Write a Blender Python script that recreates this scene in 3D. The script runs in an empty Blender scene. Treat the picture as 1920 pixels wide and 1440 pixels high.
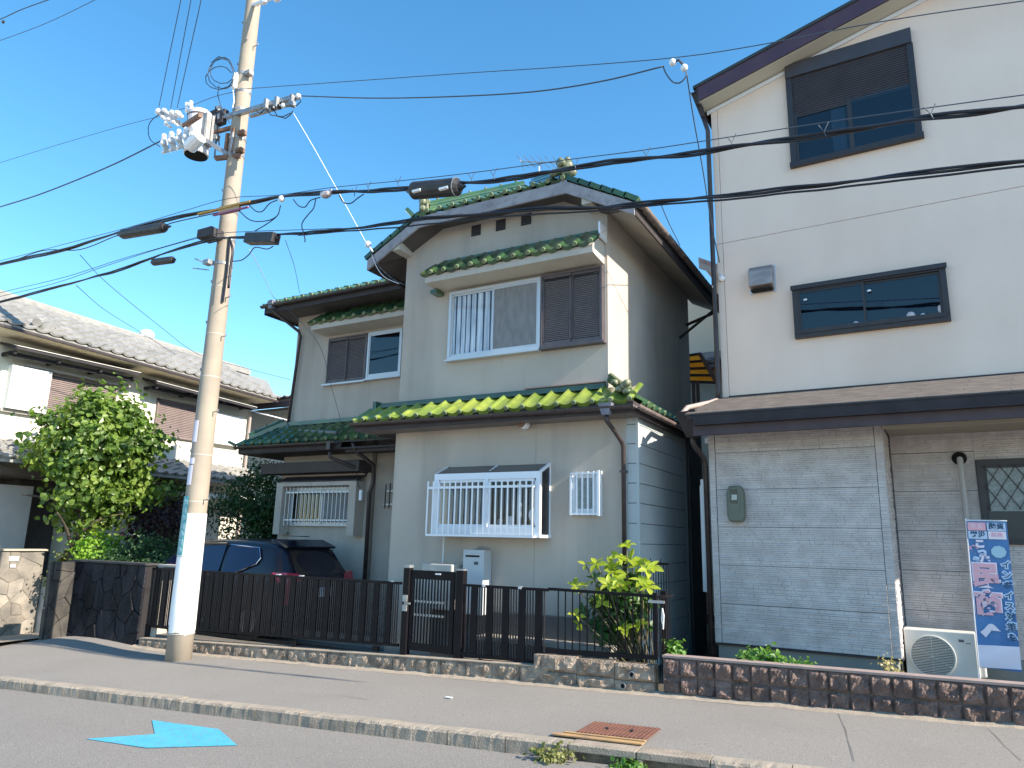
import bpy, math, random
from mathutils import Vector, Matrix, noise

C = bpy.context.scene.collection
SC = bpy.context.scene
R = math.radians
rnd = random.Random(7)

# ------------------------------------------------------------------ camera
F, PITCH, ROLL, YAW = 1350.0, R(12.34), R(-1.307), R(29.44)
def _cam():
    cr, sr, cp, sp, c, s = math.cos(ROLL), math.sin(ROLL), math.cos(PITCH), math.sin(PITCH), math.cos(YAW), math.sin(YAW)
    Rr = Matrix(((cr, -sr, 0), (sr, cr, 0), (0, 0, 1)))
    M = Matrix(((1, 0, 0), (0, 0, 1), (0, -1, 0)))
    P = Matrix(((1, 0, 0), (0, cp, -sp), (0, sp, cp)))
    Z = Matrix(((c, -s, 0), (s, c, 0), (0, 0, 1)))
    return Z @ P @ M @ Rr
RM = _cam()
cam = bpy.data.objects.new('camera', bpy.data.cameras.new('camera'))
C.objects.link(cam)
_r, _d, _f = RM.col[0], RM.col[1], RM.col[2]
cam.matrix_world = Matrix(((_r.x, -_d.x, -_f.x, 0), (_r.y, -_d.y, -_f.y, 0), (_r.z, -_d.z, -_f.z, 0), (0, 0, 0, 1)))
cam.data.sensor_width = 36.0
cam.data.lens = F / 1920 * 36
cam.data.clip_end = 2000
cam.data.clip_start = 0.05
SC.camera = cam

# ------------------------------------------------------------------ light
SUNDIR = Vector((-1.0, 0.02, -0.64)).normalized()
w = bpy.data.worlds.new('World'); SC.world = w; w.use_nodes = True
nt = w.node_tree; nt.nodes.clear()
sky = nt.nodes.new('ShaderNodeTexSky'); sky.sky_type = 'NISHITA'; sky.sun_disc = False
sky.sun_elevation = math.asin(-SUNDIR.z); sky.sun_rotation = math.atan2(-SUNDIR.x, -SUNDIR.y)
sky.air_density = 1.0; sky.dust_density = 0.2; sky.ozone_density = 2.5; sky.altitude = 0
bg = nt.nodes.new('ShaderNodeBackground'); bg.inputs[1].default_value = 0.15
ow = nt.nodes.new('ShaderNodeOutputWorld')
hsv = nt.nodes.new('ShaderNodeHueSaturation'); hsv.inputs['Saturation'].default_value = 1.25; hsv.inputs['Hue'].default_value = 0.490
nt.links.new(sky.outputs[0], hsv.inputs['Color']); nt.links.new(hsv.outputs[0], bg.inputs[0]); nt.links.new(bg.outputs[0], ow.inputs[0])
sl = bpy.data.lights.new('sun', 'SUN'); sl.energy = 4.8; sl.angle = R(0.5); sl.color = (1.0, 0.89, 0.74)
so = bpy.data.objects.new('sun', sl); C.objects.link(so); so.rotation_euler = SUNDIR.to_track_quat('-Z', 'Y').to_euler()
so.location = (12, 4, 14)
SC.view_settings.view_transform = 'Standard'; SC.view_settings.look = 'None'
SC.view_settings.exposure = 1.07; SC.view_settings.gamma = 1.0; SC.view_settings.use_curve_mapping = False
SC.cycles.max_bounces = 8

# ------------------------------------------------------------------ helpers
def ray(x, y): return RM @ Vector(((x - 960) / F, (y - 720) / F, 1.0))
def atY(x, y, Y):
    d = ray(x, y); return d * (Y / d.y)
def atX(x, y, X):
    d = ray(x, y); return d * (X / d.x)
def atZ(x, y, Z):
    d = ray(x, y); return d * (Z / d.z)

def gz(X, Y=8.4):                      # pavement level
    Xc = max(-40.0, min(40.0, X))
    b = -1.553 + 0.034 * Xc - 0.02 * (8.4 - Y)
    m = 0.13 * math.exp(-((X + 13.7) / 1.5) ** 2) * max(0.0, min(1.0, (Y - 6.9) / 1.3))
    return b + m
def kerbY(X): return 6.25 + 0.045 * X
def rz(X, Y):                          # road level
    Xc = max(-40.0, min(40.0, X))
    return -1.553 + 0.034 * Xc - 0.02 * (8.4 - kerbY(Xc)) - 0.125 + 0.012 * max(0.0, min(4.0, kerbY(Xc) - Y))

_m = {}
def mat(name, c1, c2=None, scale=4.0, rough=0.7, metal=0.0, bump=0.0, bscale=60.0, stretch=(1, 1, 1), rv=0.0, grime=0.0,
        gscale=0.6, gstretch=(1, 1, 1), spec=0.5, coat=0.0, lo=0.35, hi=0.65, bstretch=(1, 1, 1), gcol=(0.02, 0.018, 0.015), glo=0.5, ghi=0.75):
    if name in _m: return _m[name]
    m = bpy.data.materials.new(name); m.use_nodes = True; nt = m.node_tree; N = nt.nodes; L = nt.links
    b = N['Principled BSDF']
    b.inputs['Roughness'].default_value = rough; b.inputs['Metallic'].default_value = metal
    b.inputs['Specular IOR Level'].default_value = spec; b.inputs['Coat Weight'].default_value = coat
    b.inputs['Coat Roughness'].default_value = 0.12
    c2 = c2 or c1
    g = N.new('ShaderNodeNewGeometry')
    def nz(sc, st, det=5):
        mp = N.new('ShaderNodeMapping'); mp.inputs['Scale'].default_value = st
        L.new(g.outputs['Position'], mp.inputs[0])
        n = N.new('ShaderNodeTexNoise'); n.inputs['Scale'].default_value = sc; n.inputs['Detail'].default_value = det
        L.new(mp.outputs[0], n.inputs['Vector']); return n.outputs['Fac']
    def ramp(src, lo_, hi_, a, c):
        r = N.new('ShaderNodeValToRGB'); r.color_ramp.elements[0].position = lo_; r.color_ramp.elements[1].position = hi_
        r.color_ramp.elements[0].color = (*a, 1); r.color_ramp.elements[1].color = (*c, 1); L.new(src, r.inputs[0]); return r.outputs[0]
    col = ramp(nz(scale, stretch), lo, hi, c1, c2)
    if grime > 0:
        f = ramp(nz(gscale, gstretch, 6), glo, ghi, (0, 0, 0), (grime,) * 3)
        mx = N.new('ShaderNodeMix'); mx.data_type = 'RGBA'; L.new(f, mx.inputs['Factor']); L.new(col, mx.inputs['A'])
        mx.inputs['B'].default_value = (*gcol, 1); col = mx.outputs['Result']
    if rv > 0:
        oi = N.new('ShaderNodeObjectInfo'); mr = N.new('ShaderNodeMapRange')
        mr.inputs['To Min'].default_value = 1 - rv; mr.inputs['To Max'].default_value = 1 + rv
        L.new(oi.outputs['Random'], mr.inputs['Value'])
        hs = N.new('ShaderNodeHueSaturation'); L.new(mr.outputs[0], hs.inputs['Value']); L.new(col, hs.inputs['Color']); col = hs.outputs[0]
    L.new(col, b.inputs['Base Color'])
    if bump > 0:
        bp = N.new('ShaderNodeBump'); bp.inputs['Strength'].default_value = 1.0; bp.inputs['Distance'].default_value = bump
        L.new(nz(bscale, bstretch, 4), bp.inputs['Height']); L.new(bp.outputs[0], b.inputs['Normal'])
    _m[name] = m; return m

def glassmat(name, tint=(0.75, 0.8, 0.82), refl=0.12, rough=0.02):
    if name in _m: return _m[name]
    m = bpy.data.materials.new(name); m.use_nodes = True; N = m.node_tree.nodes; L = m.node_tree.links; N.clear()
    o = N.new('ShaderNodeOutputMaterial'); mx = N.new('ShaderNodeMixShader'); t = N.new('ShaderNodeBsdfTransparent'); t.inputs[0].default_value = (*tint, 1)
    g = N.new('ShaderNodeBsdfGlossy'); g.inputs['Roughness'].default_value = rough
    fr = N.new('ShaderNodeFresnel'); fr.inputs[0].default_value = 1.5
    ad = N.new('ShaderNodeMath'); ad.operation = 'ADD'; ad.inputs[1].default_value = refl; ad.use_clamp = True
    ge = N.new('ShaderNodeNewGeometry'); sb = N.new('ShaderNodeMath'); sb.operation = 'SUBTRACT'; sb.inputs[0].default_value = 1.0; L.new(ge.outputs['Backfacing'], sb.inputs[1])
    mu = N.new('ShaderNodeMath'); mu.operation = 'MULTIPLY'; L.new(fr.outputs[0], ad.inputs[0]); L.new(ad.outputs[0], mu.inputs[0]); L.new(sb.outputs[0], mu.inputs[1]); L.new(mu.outputs[0], mx.inputs[0]); L.new(t.outputs[0], mx.inputs[1]); L.new(g.outputs[0], mx.inputs[2]); L.new(mx.outputs[0], o.inputs[0])
    _m[name] = m; return m

def leafmat(name, c1, c2, c3, scale=3.0, trans=0.35, rough=0.45):
    if name in _m: return _m[name]
    m = bpy.data.materials.new(name); m.use_nodes = True; N = m.node_tree.nodes; L = m.node_tree.links; N.clear()
    o = N.new('ShaderNodeOutputMaterial'); g = N.new('ShaderNodeNewGeometry')
    n = N.new('ShaderNodeTexNoise'); n.inputs['Scale'].default_value = scale; n.inputs['Detail'].default_value = 6; L.new(g.outputs['Position'], n.inputs['Vector'])
    r = N.new('ShaderNodeValToRGB'); e = r.color_ramp.elements; e[0].position = 0.35; e[0].color = (*c1, 1); e[1].position = 0.68; e[1].color = (*c3, 1)
    k = e.new(0.5); k.color = (*c2, 1); L.new(n.outputs['Fac'], r.inputs[0])
    p = N.new('ShaderNodeBsdfPrincipled'); p.inputs['Roughness'].default_value = rough; L.new(r.outputs[0], p.inputs['Base Color'])
    t = N.new('ShaderNodeBsdfTranslucent'); hs = N.new('ShaderNodeHueSaturation'); hs.inputs['Value'].default_value = 1.6; hs.inputs['Saturation'].default_value = 1.15
    L.new(r.outputs[0], hs.inputs['Color']); L.new(hs.outputs[0], t.inputs[0])
    mx = N.new('ShaderNodeMixShader'); mx.inputs[0].default_value = trans
    L.new(p.outputs[0], mx.inputs[1]); L.new(t.outputs[0], mx.inputs[2]); L.new(mx.outputs[0], o.inputs[0])
    _m[name] = m; return m

I4 = Matrix.Identity(4)
WM = {}
def link(o, parent=None, M=I4):
    C.objects.link(o)
    if parent: o.parent = parent; o.matrix_basis = WM[parent.name].inverted() @ M
    else: o.matrix_basis = M
    WM[o.name] = M.copy(); return o
def tag(o, label=None, cat=None, group=None, kind=None):
    for k, v in (('label', label), ('category', cat), ('group', group), ('kind', kind)):
        if v: o[k] = v
    return o
def empty(name, loc, label=None, cat=None, group=None, M=None):
    o = bpy.data.objects.new(name, None); o.empty_display_size = 0.2
    link(o, None, M if M is not None else Matrix.Translation(Vector(loc))); return tag(o, label, cat, group)
def dup(o, M, parent=None):
    c = o.copy(); C.objects.link(c); c.parent = None
    if parent: c.parent = parent; c.matrix_basis = WM[parent.name].inverted() @ M
    else: c.matrix_basis = M
    WM[c.name] = M.copy(); return c

class MB:
    def __init__(s): s.v = []; s.f = []
    def add(s, vs, fs):
        n = len(s.v); s.v += [Vector(v) for v in vs]; s.f += [tuple(i + n for i in f) for f in fs]; return s
    def box(s, x0, x1, y0, y1, z0, z1):
        return s.add([(x0, y0, z0), (x1, y0, z0), (x1, y1, z0), (x0, y1, z0), (x0, y0, z1), (x1, y0, z1), (x1, y1, z1), (x0, y1, z1)],
                     [(3, 2, 1, 0), (4, 5, 6, 7), (0, 1, 5, 4), (1, 2, 6, 5), (2, 3, 7, 6), (3, 0, 4, 7)])
    def beam(s, a, b, w_, h, up=(0, 0, 1)):
        a, b = Vector(a), Vector(b); d = (b - a).normalized(); u = Vector(up); sd = d.cross(u)
        if sd.length < 1e-4: sd = d.cross(Vector((1, 0, 0)))
        sd.normalize(); u = sd.cross(d).normalized(); sd *= w_ / 2; u *= h / 2
        vs = [a - sd - u, a + sd - u, a + sd + u, a - sd + u, b - sd - u, b + sd - u, b + sd + u, b - sd + u]
        return s.add(vs, [(0, 1, 2, 3), (7, 6, 5, 4), (0, 4, 5, 1), (1, 5, 6, 2), (2, 6, 7, 3), (3, 7, 4, 0)])
    def tube(s, pts, r, n=6, caps=True):
        pts = [Vector(p) for p in pts]; m = len(pts); rr = r if isinstance(r, (list, tuple)) else [r] * m
        t = (pts[1] - pts[0]).normalized(); ref = Vector((0, 0, 1)) if abs(t.z) < 0.9 else Vector((1, 0, 0))
        a = t.cross(ref).normalized(); vs = []
        for i in range(m):
            t = (pts[min(i + 1, m - 1)] - pts[max(i - 1, 0)]).normalized(); a = (a - t * a.dot(t)).normalized(); b = t.cross(a)
            for k in range(n):
                q = 2 * math.pi * k / n; vs.append(pts[i] + (a * math.cos(q) + b * math.sin(q)) * rr[i])
        fs = [(i * n + k, i * n + (k + 1) % n, (i + 1) * n + (k + 1) % n, (i + 1) * n + k) for i in range(m - 1) for k in range(n)]
        if caps: fs += [tuple(range(n - 1, -1, -1)), tuple((m - 1) * n + k for k in range(n))]
        return s.add(vs, fs)
    def prism(s, poly, ax, c0, c1):
        def p(a, b, c): return {'x': (c, a, b), 'y': (a, c, b), 'z': (a, b, c)}[ax]
        n = len(poly); vs = [p(a, b, c0) for a, b in poly] + [p(a, b, c1) for a, b in poly]
        return s.add(vs, [tuple(range(n))[::-1], tuple(range(n, 2 * n))] + [(i, (i + 1) % n, n + (i + 1) % n, n + i) for i in range(n)])
    def slab(s, pts, th):
        pts = [Vector(p) for p in pts]; n = len(pts); t = Vector(th)
        return s.add(pts + [p + t for p in pts], [tuple(range(n)), tuple(range(2 * n - 1, n - 1, -1))] + [(i, (i + 1) % n, n + (i + 1) % n, n + i) for i in range(n)])
    def ball(s, c, r, n=8, m=5, sc=(1, 1, 1)):
        c = Vector(c); vs = [c + Vector((0, 0, -r * sc[2]))]
        for j in range(1, m):
            q = -math.pi / 2 + math.pi * j / m
            for k in range(n):
                a = 2 * math.pi * k / n; vs.append(c + Vector((r * sc[0] * math.cos(q) * math.cos(a), r * sc[1] * math.cos(q) * math.sin(a), r * sc[2] * math.sin(q))))
        vs.append(c + Vector((0, 0, r * sc[2]))); fs = []
        for k in range(n): fs.append((0, 1 + (k + 1) % n, 1 + k)); fs.append((len(vs) - 1, 1 + (m - 2) * n + k, 1 + (m - 2) * n + (k + 1) % n))
        for j in range(m - 2):
            for k in range(n): a = 1 + j * n; fs.append((a + k, a + (k + 1) % n, a + n + (k + 1) % n, a + n + k))
        return s.add(vs, fs)
    def mesh(s, name, m, smooth=False):
        me = bpy.data.meshes.new(name); me.from_pydata([tuple(v) for v in s.v], [], s.f)
        if m: me.materials.append(m)
        if smooth: me.polygons.foreach_set('use_smooth', [True] * len(me.polygons))
        me.update(); return me
    def build(s, name, m, parent=None, frame=I4, smooth=False, bevel=0, fix=True):
        if not s.v: return None
        lo = Vector(tuple(min(v[i] for v in s.v) for i in range(3))); hi = Vector(tuple(max(v[i] for v in s.v) for i in range(3)))
        c = Vector(((lo.x + hi.x) / 2, (lo.y + hi.y) / 2, lo.z)); s.v = [v - c for v in s.v]
        me = s.mesh(name, m, smooth); o = bpy.data.objects.new(name, me)
        if fix:
            import bmesh
            bm = bmesh.new(); bm.from_mesh(me); bmesh.ops.recalc_face_normals(bm, faces=bm.faces); bm.to_mesh(me); bm.free()
        link(o, parent, frame @ Matrix.Translation(c))
        if bevel:
            b = o.modifiers.new('bevel', 'BEVEL'); b.width = bevel; b.segments = 2; b.limit_method = 'ANGLE'; b.angle_limit = R(40)
        return o
def bx(name, m, parent, x0, x1, y0, y1, z0, z1, frame=I4, bevel=0): return MB().box(x0, x1, y0, y1, z0, z1).build(name, m, parent, frame, bevel=bevel)
def text_mesh(name, txt, size, m, parent, M, bold=0.0, ext=0.001):
    cu = bpy.data.curves.new(name, 'FONT'); cu.body = txt; cu.size = size; cu.extrude = ext; cu.offset = bold; cu.align_x = 'CENTER'; cu.align_y = 'CENTER'
    ob = bpy.data.objects.new('tmp_text', cu); C.objects.link(ob)
    dg = bpy.context.evaluated_depsgraph_get(); me = bpy.data.meshes.new_from_object(ob.evaluated_get(dg)); C.objects.unlink(ob); bpy.data.objects.remove(ob)
    me.name = name; me.materials.clear(); me.materials.append(m); o = bpy.data.objects.new(name, me); return link(o, parent, M)

# ------------------------------------------------------------------ materials
ST = mat('stucco', (0.46, 0.405, 0.35), (0.505, 0.45, 0.39), scale=1.3, rough=0.9, bump=0.004, bscale=220, grime=0.6, gscale=1.5, gstretch=(1.6, 1.6, 0.22), gcol=(0.30, 0.27, 0.235), glo=0.48, ghi=0.75)
STP = mat('plaster_hood', (0.54, 0.5, 0.44), (0.48, 0.45, 0.39), scale=3, rough=0.9, bump=0.002, bscale=200)
SIDING = mat('blue_grey_siding', (0.40, 0.44, 0.45), (0.44, 0.48, 0.49), scale=2, rough=0.6, bump=0.001, bscale=90)
TILE = mat('glazed_green_tile', (0.02, 0.07, 0.042), (0.07, 0.13, 0.04), scale=2.2, rough=0.2, coat=0.5, rv=0.3, grime=0.55, gscale=5, gcol=(0.06, 0.07, 0.05), bump=0.001, bscale=60)
CAPM = mat('tile_cap_glaze', (0.13, 0.19, 0.10), (0.20, 0.25, 0.14), scale=9, rough=0.25, coat=0.4)
TEALT = mat('dark_teal_tile', (0.012, 0.05, 0.04), (0.03, 0.08, 0.055), scale=5, rough=0.3, coat=0.3)
TILE2 = mat('lit_olive_tile', (0.13, 0.20, 0.035), (0.27, 0.33, 0.055), scale=2.0, rough=0.2, coat=0.5, rv=0.15, grime=0.3, gscale=7, gcol=(0.05, 0.07, 0.03))  # sunlit copy of the green tile: brightness and yellow put into the colour
TILED = mat('old_green_tile', (0.04, 0.07, 0.05), (0.07, 0.1, 0.07), scale=6, rough=0.4, rv=0.3, grime=0.5, gscale=8, gcol=(0.10, 0.10, 0.08))
RIDGE = mat('ornament_tile', (0.05, 0.09, 0.04), (0.26, 0.26, 0.17), scale=16, rough=0.4, coat=0.2)
GUT = mat('brown_gutter', (0.035, 0.026, 0.026), (0.055, 0.04, 0.04), scale=8, rough=0.4, spec=0.5)
FASC = mat('dark_fascia', (0.035, 0.028, 0.03), (0.05, 0.04, 0.042), scale=5, rough=0.7)
BARGE = mat('grey_barge_board', (0.28, 0.265, 0.285), (0.35, 0.335, 0.35), scale=5, rough=0.8, grime=0.5, gscale=9, gcol=(0.1, 0.09, 0.1))
SOFF = mat('soffit', (0.075, 0.066, 0.064), (0.095, 0.085, 0.082), scale=3, rough=0.9)
SOFFL = mat('light_soffit', (0.34, 0.31, 0.27), (0.28, 0.26, 0.23), scale=3, rough=0.9)
ALU = mat('silver_aluminium', (0.55, 0.57, 0.6), rough=0.35, metal=0.3)
WHT = mat('white_aluminium', (0.78, 0.8, 0.84), rough=0.4)
BRZ = mat('dark_bronze_aluminium', (0.010, 0.009, 0.011), (0.014, 0.012, 0.014), rough=0.4, metal=0.0, spec=0.12)
BRB = mat('dark_bar_metal', (0.04, 0.038, 0.042), rough=0.22, metal=0.4, spec=0.5)
BRZ2 = mat('black_window_frame', (0.03, 0.026, 0.03), (0.04, 0.034, 0.036), rough=0.45)
SHUT = mat('brown_shutter', (0.10, 0.082, 0.088), (0.13, 0.105, 0.11), scale=7, rough=0.45, metal=0.2)
GLS = glassmat('clear_pane', (0.95, 0.96, 0.97), refl=0.02)
SLATM = mat('shutter_slat_metal', (0.24, 0.21, 0.22), (0.28, 0.245, 0.25), scale=7, rough=0.35, metal=0.3)
GLD = glassmat('dark_pane', (0.45, 0.5, 0.55), 0.04)
DARK = mat('dark_interior', (0.02, 0.025, 0.035), rough=0.9)
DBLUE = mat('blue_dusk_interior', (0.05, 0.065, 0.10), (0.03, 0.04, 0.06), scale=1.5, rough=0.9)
CURT = mat('lace_curtain', (0.55, 0.6, 0.66), (0.4, 0.45, 0.52), scale=18, rough=0.9, stretch=(1, 1, 0.15))
CONC = mat('concrete_pole', (0.36, 0.31, 0.245), (0.31, 0.265, 0.215), scale=2.5, rough=0.85, bump=0.0012, bscale=120, grime=0.2, gscale=1.2, gstretch=(2, 2, 0.25), gcol=(0.17, 0.145, 0.12))
WPAPER = mat('white_wrap_sheet', (0.85, 0.85, 0.85), rough=0.5)
STEEL = mat('galvanised_steel', (0.42, 0.42, 0.42), (0.3, 0.3, 0.3), scale=10, rough=0.45, metal=0.6)
RUST = mat('rusty_steel', (0.17, 0.085, 0.05), (0.26, 0.16, 0.11), scale=12, rough=0.8, bump=0.001)
PORC = mat('white_porcelain', (0.85, 0.85, 0.86), rough=0.2, coat=0.5)
CABLE = mat('black_cable', (0.012, 0.013, 0.02), rough=0.45)
WIRE = mat('grey_blue_wire', (0.05, 0.07, 0.1), rough=0.5)
WWIRE = mat('white_wire', (0.75, 0.78, 0.8), rough=0.5)
ASPH = mat('asphalt_pavement', (0.20, 0.185, 0.168), (0.315, 0.288, 0.26), scale=85, rough=0.93, bump=0.005, bscale=150, grime=0.4, gscale=0.7, gcol=(0.185, 0.168, 0.152), glo=0.45, ghi=0.8)
ROAD = mat('road_asphalt', (0.185, 0.172, 0.158), (0.305, 0.28, 0.255), scale=70, rough=0.95, bump=0.009, bscale=110, grime=0.4, gscale=0.45, gstretch=(0.5, 1.6, 1), gcol=(0.165, 0.155, 0.145), glo=0.45, ghi=0.8)
KERB = mat('kerb_concrete', (0.42, 0.345, 0.27), (0.29, 0.24, 0.19), scale=7, rough=0.95, bump=0.012, bscale=60, grime=0.7, gscale=4, gcol=(0.2, 0.17, 0.14), rv=0.1)
KERBT = mat('worn_kerb_top', (0.37, 0.31, 0.245), (0.28, 0.245, 0.2), scale=5, rough=0.95, bump=0.004, bscale=80)
BLKG = mat('grey_split_block', (0.42, 0.33, 0.25), (0.22, 0.165, 0.125), scale=9, rough=0.95, bump=0.035, bscale=32, grime=0.6, gscale=5, gcol=(0.05, 0.042, 0.038), rv=0.12)
BLKB = mat('brown_split_block', (0.21, 0.14, 0.115), (0.12, 0.08, 0.07), scale=9, rough=0.8, bump=0.035, bscale=32, rv=0.15)
CAPC = mat('pink_grey_coping', (0.36, 0.27, 0.24), (0.28, 0.22, 0.2), scale=9, rough=0.95)
JOINT = mat('mortar', (0.17, 0.145, 0.13), (0.22, 0.19, 0.17), scale=20, rough=0.95)
MORT = mat('light_mortar', (0.4, 0.33, 0.25), (0.3, 0.25, 0.2), scale=9, rough=0.95, bump=0.006, bscale=60)
CONCR = mat('yard_concrete', (0.34, 0.31, 0.28), (0.27, 0.25, 0.23), scale=2, rough=0.95, bump=0.002, bscale=100)
EARTH = mat('earth', (0.12, 0.1, 0.08), (0.08, 0.07, 0.05), scale=3, rough=1, bump=0.02, bscale=15)
LEDGE = mat('ledgestone_siding', (0.49, 0.45, 0.435), (0.60, 0.555, 0.54), scale=6, rough=0.85, bump=0.003, bscale=70, grime=0.0)
RHW = mat('cream_siding', (0.84, 0.655, 0.54), (0.88, 0.70, 0.585), scale=0.8, rough=0.8, bump=0.003, bscale=9, bstretch=(0.6, 0.6, 14), grime=0.4, gscale=0.9, gstretch=(1.2, 1.2, 0.35), gcol=(0.66, 0.5, 0.40), glo=0.45, ghi=0.8)
SLATE = mat('brown_slate', (0.10, 0.085, 0.075), (0.15, 0.125, 0.11), scale=6, rough=0.75, stretch=(1, 1, 4))
PURP = mat('purple_barge', (0.07, 0.035, 0.055), (0.09, 0.045, 0.065), scale=3, rough=0.45)
CREAM = mat('cream_soffit', (0.6, 0.56, 0.46), rough=0.8)
SHK = mat('dark_roller_shutter', (0.055, 0.05, 0.058), (0.07, 0.062, 0.07), scale=4, rough=0.45, metal=0.2)

# ------------------------------------------------------------------ ground, road, pavement
def grid(name, m, xs, ys, fz, kind='structure', zoff=0, th=0):
    b = MB(); nx, ny = len(xs), len(ys)
    vs = [(x, y(x) if callable(y) else y, 0) for y in ys for x in xs]
    vs = [(x, y, fz(x, y) + zoff) for x, y, _ in vs]
    b.add(vs, [(j * nx + i, j * nx + i + 1, (j + 1) * nx + i + 1, (j + 1) * nx + i) for j in range(ny - 1) for i in range(nx - 1)])
    o = b.build(name, m, None, smooth=True, fix=False); return tag(o, kind=kind)
def lin(a, b, n): return [a + (b - a) * i / (n - 1) for i in range(n)]
XR = [-300, -120, -60, -40] + lin(-30, 10, 81) + [20, 40, 120, 300]
def wob(x, y): return 0.006 * noise.noise(Vector((x * 0.7, y * 0.9, 0))) + 0.003 * noise.noise(Vector((x * 3, y * 3, 5)))
road = grid('road', ROAD, XR, [-200, -60, -20] + lin(-10, 5.0, 24) + [(lambda x, k=k: 5.0 + (min(max(kerbY(x), 4.4), 8.3) + 0.02 - 5.0) * k) for k in (0.35, 0.7, 1.0)], lambda x, y: rz(x, y) + wob(x, y))
pave = grid('pavement', ASPH, XR, [(lambda x, k=k: (min(max(kerbY(x), 4.4), 8.3) + 0.13) * (1 - k) + 8.46 * k) for k in (0, .12, .25, .4, .55, .7, .8, .9, 1.0)], lambda x, y: gz(x, y) + wob(x * 1.3, y) - 0.004)
ground = grid('ground', EARTH, [-400, -120, -60, -40] + lin(-30, 10, 21) + [40, 400], [8.45, 9.5, 12, 20, 60, 400], lambda x, y: gz(x, 8.4) - 0.02 if y < 9 else -1.60 + 0.034 * max(-40, min(x, 40)))
drive = MB().box(-12.3, -2.9, 8.64, 12.4, -1.9, -1.74).build('driveway', mat('dark_drive', (0.13, 0.12, 0.11), (0.17, 0.16, 0.145), scale=2, rough=.95)); tag(drive, kind='structure')
lane = grid('side_lane', MORT, lin(-18.2, -14.45, 8), [7.0, 7.8, 8.47, 10, 14, 22], lambda x, y: gz(x, 8.4) + 0.012 + (-0.02 * (8.4 - y) if y < 8.4 else 0))

CRK = mat('dark_crack', (0.10, 0.09, 0.08), rough=1)  # dark tone of the cracks in the pavement
for pts_ in ([(1572, 1338), (1578, 1352), (1586, 1368), (1589, 1384), (1595, 1402), (1602, 1428)], [(1852, 1366), (1872, 1384), (1886, 1400), (1915, 1425)], [(560, 1300), (590, 1306), (640, 1304), (690, 1312)]):
    P_ = []
    for q in pts_:
        z = -1.7
        for _ in range(12): p = atZ(*q, z); z = gz(p.x, p.y)
        P_.append(Vector((p.x, p.y, gz(p.x, p.y) + wob(p.x * 1.3, p.y) + .001)))
    cb_ = MB(); vs = []
    for k, p in enumerate(P_):
        t_ = (P_[min(k + 1, len(P_) - 1)] - P_[max(k - 1, 0)]).normalized(); n_ = Vector((-t_.y, t_.x, 0)) * rnd.uniform(.0015, .004); vs += [p - n_, p + n_]
    cb_.add(vs, [(2 * k, 2 * k + 2, 2 * k + 3, 2 * k + 1) for k in range(len(P_) - 1)]).build('crack', CRK, pave, fix=False)

# kerb: single stones
kerb = empty('kerb', (-6, 6, gz(-6, 6))); tag(kerb, kind='structure')
def rough_block(wd, h, d, seed, amp=0.02, nx=9, nz_=6, topc=0.0):
    """front faces -y at y=0, rough; body goes back to y=d; x 0..wd, z 0..h"""
    b = MB(); vs = []
    for j in range(nz_ + 1):
        for i in range(nx + 1):
            x, z = wd * i / nx, h * j / nz_
            e = min(i, nx - i, j, nz_ - j)
            n_ = noise.noise(Vector((x * 10 + seed * 7.3, z * 10, seed))) * 0.9 + noise.noise(Vector((x * 34, z * 34, seed * 3.1))) * 0.45
            y = 0.0 if e == 0 else -amp * (0.8 + 1.3 * n_)
            vs.append((x, y, z))
    n = nx + 1; b.add(vs, [(j * n + i, j * n + i + 1, (j + 1) * n + i + 1, (j + 1) * n + i) for j in range(nz_) for i in range(nx)])
    b.add([(0, 0, 0), (wd, 0, 0), (wd, d, 0), (0, d, 0), (0, 0, h), (wd, 0, h), (wd, d, h), (0, d, h)], [(3, 2, 1, 0), (4, 5, 6, 7), (1, 2, 6, 5), (2, 3, 7, 6), (3, 0, 4, 7)])
    return b
def kmesh(i, L_=0.596):
    b = MB(); nx = 16; prof = [(0.0, -0.16), (0.0, -0.02), (0.022, 0.0), (0.145, 0.004)]
    vs = []
    for k in range(nx + 1):
        for q, (y, z) in enumerate(prof):
            n1 = noise.noise(Vector((k * 0.35 + i * 9, q * 1.0, i)))
            n2 = noise.noise(Vector((k * 0.8 + i * 5, q * 2.0, i + 3)))
            vs.append((L_ * k / nx, y + (0.010 * n1 + 0.009 * max(0, n2) if q in (1, 2) else 0.005 * n1), z - (0.016 * max(0, n2) if q in (1, 2) else 0)))
    m = len(prof); fs = [(k * m + q, (k + 1) * m + q, (k + 1) * m + q + 1, k * m + q + 1) for k in range(nx) for q in range(m - 1)]
    b.add(vs, fs); b.add([(0, 0, -.16), (0, .145, -.16), (0, .145, 0), (0, 0.02, 0), (L_, 0, -.16), (L_, .145, -.16), (L_, .145, 0), (L_, 0.02, 0)], [(0, 1, 2, 3), (4, 7, 6, 5)])
    me = b.mesh('kerb_stone', KERB); me.materials.append(KERBT)
    for p in me.polygons:
        if p.normal.z > 0.8 : p.material_index = 1
    return me
KM = [kmesh(i) for i in range(5)]
ang = math.atan(0.045); x = -30.0; i = 0
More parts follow.
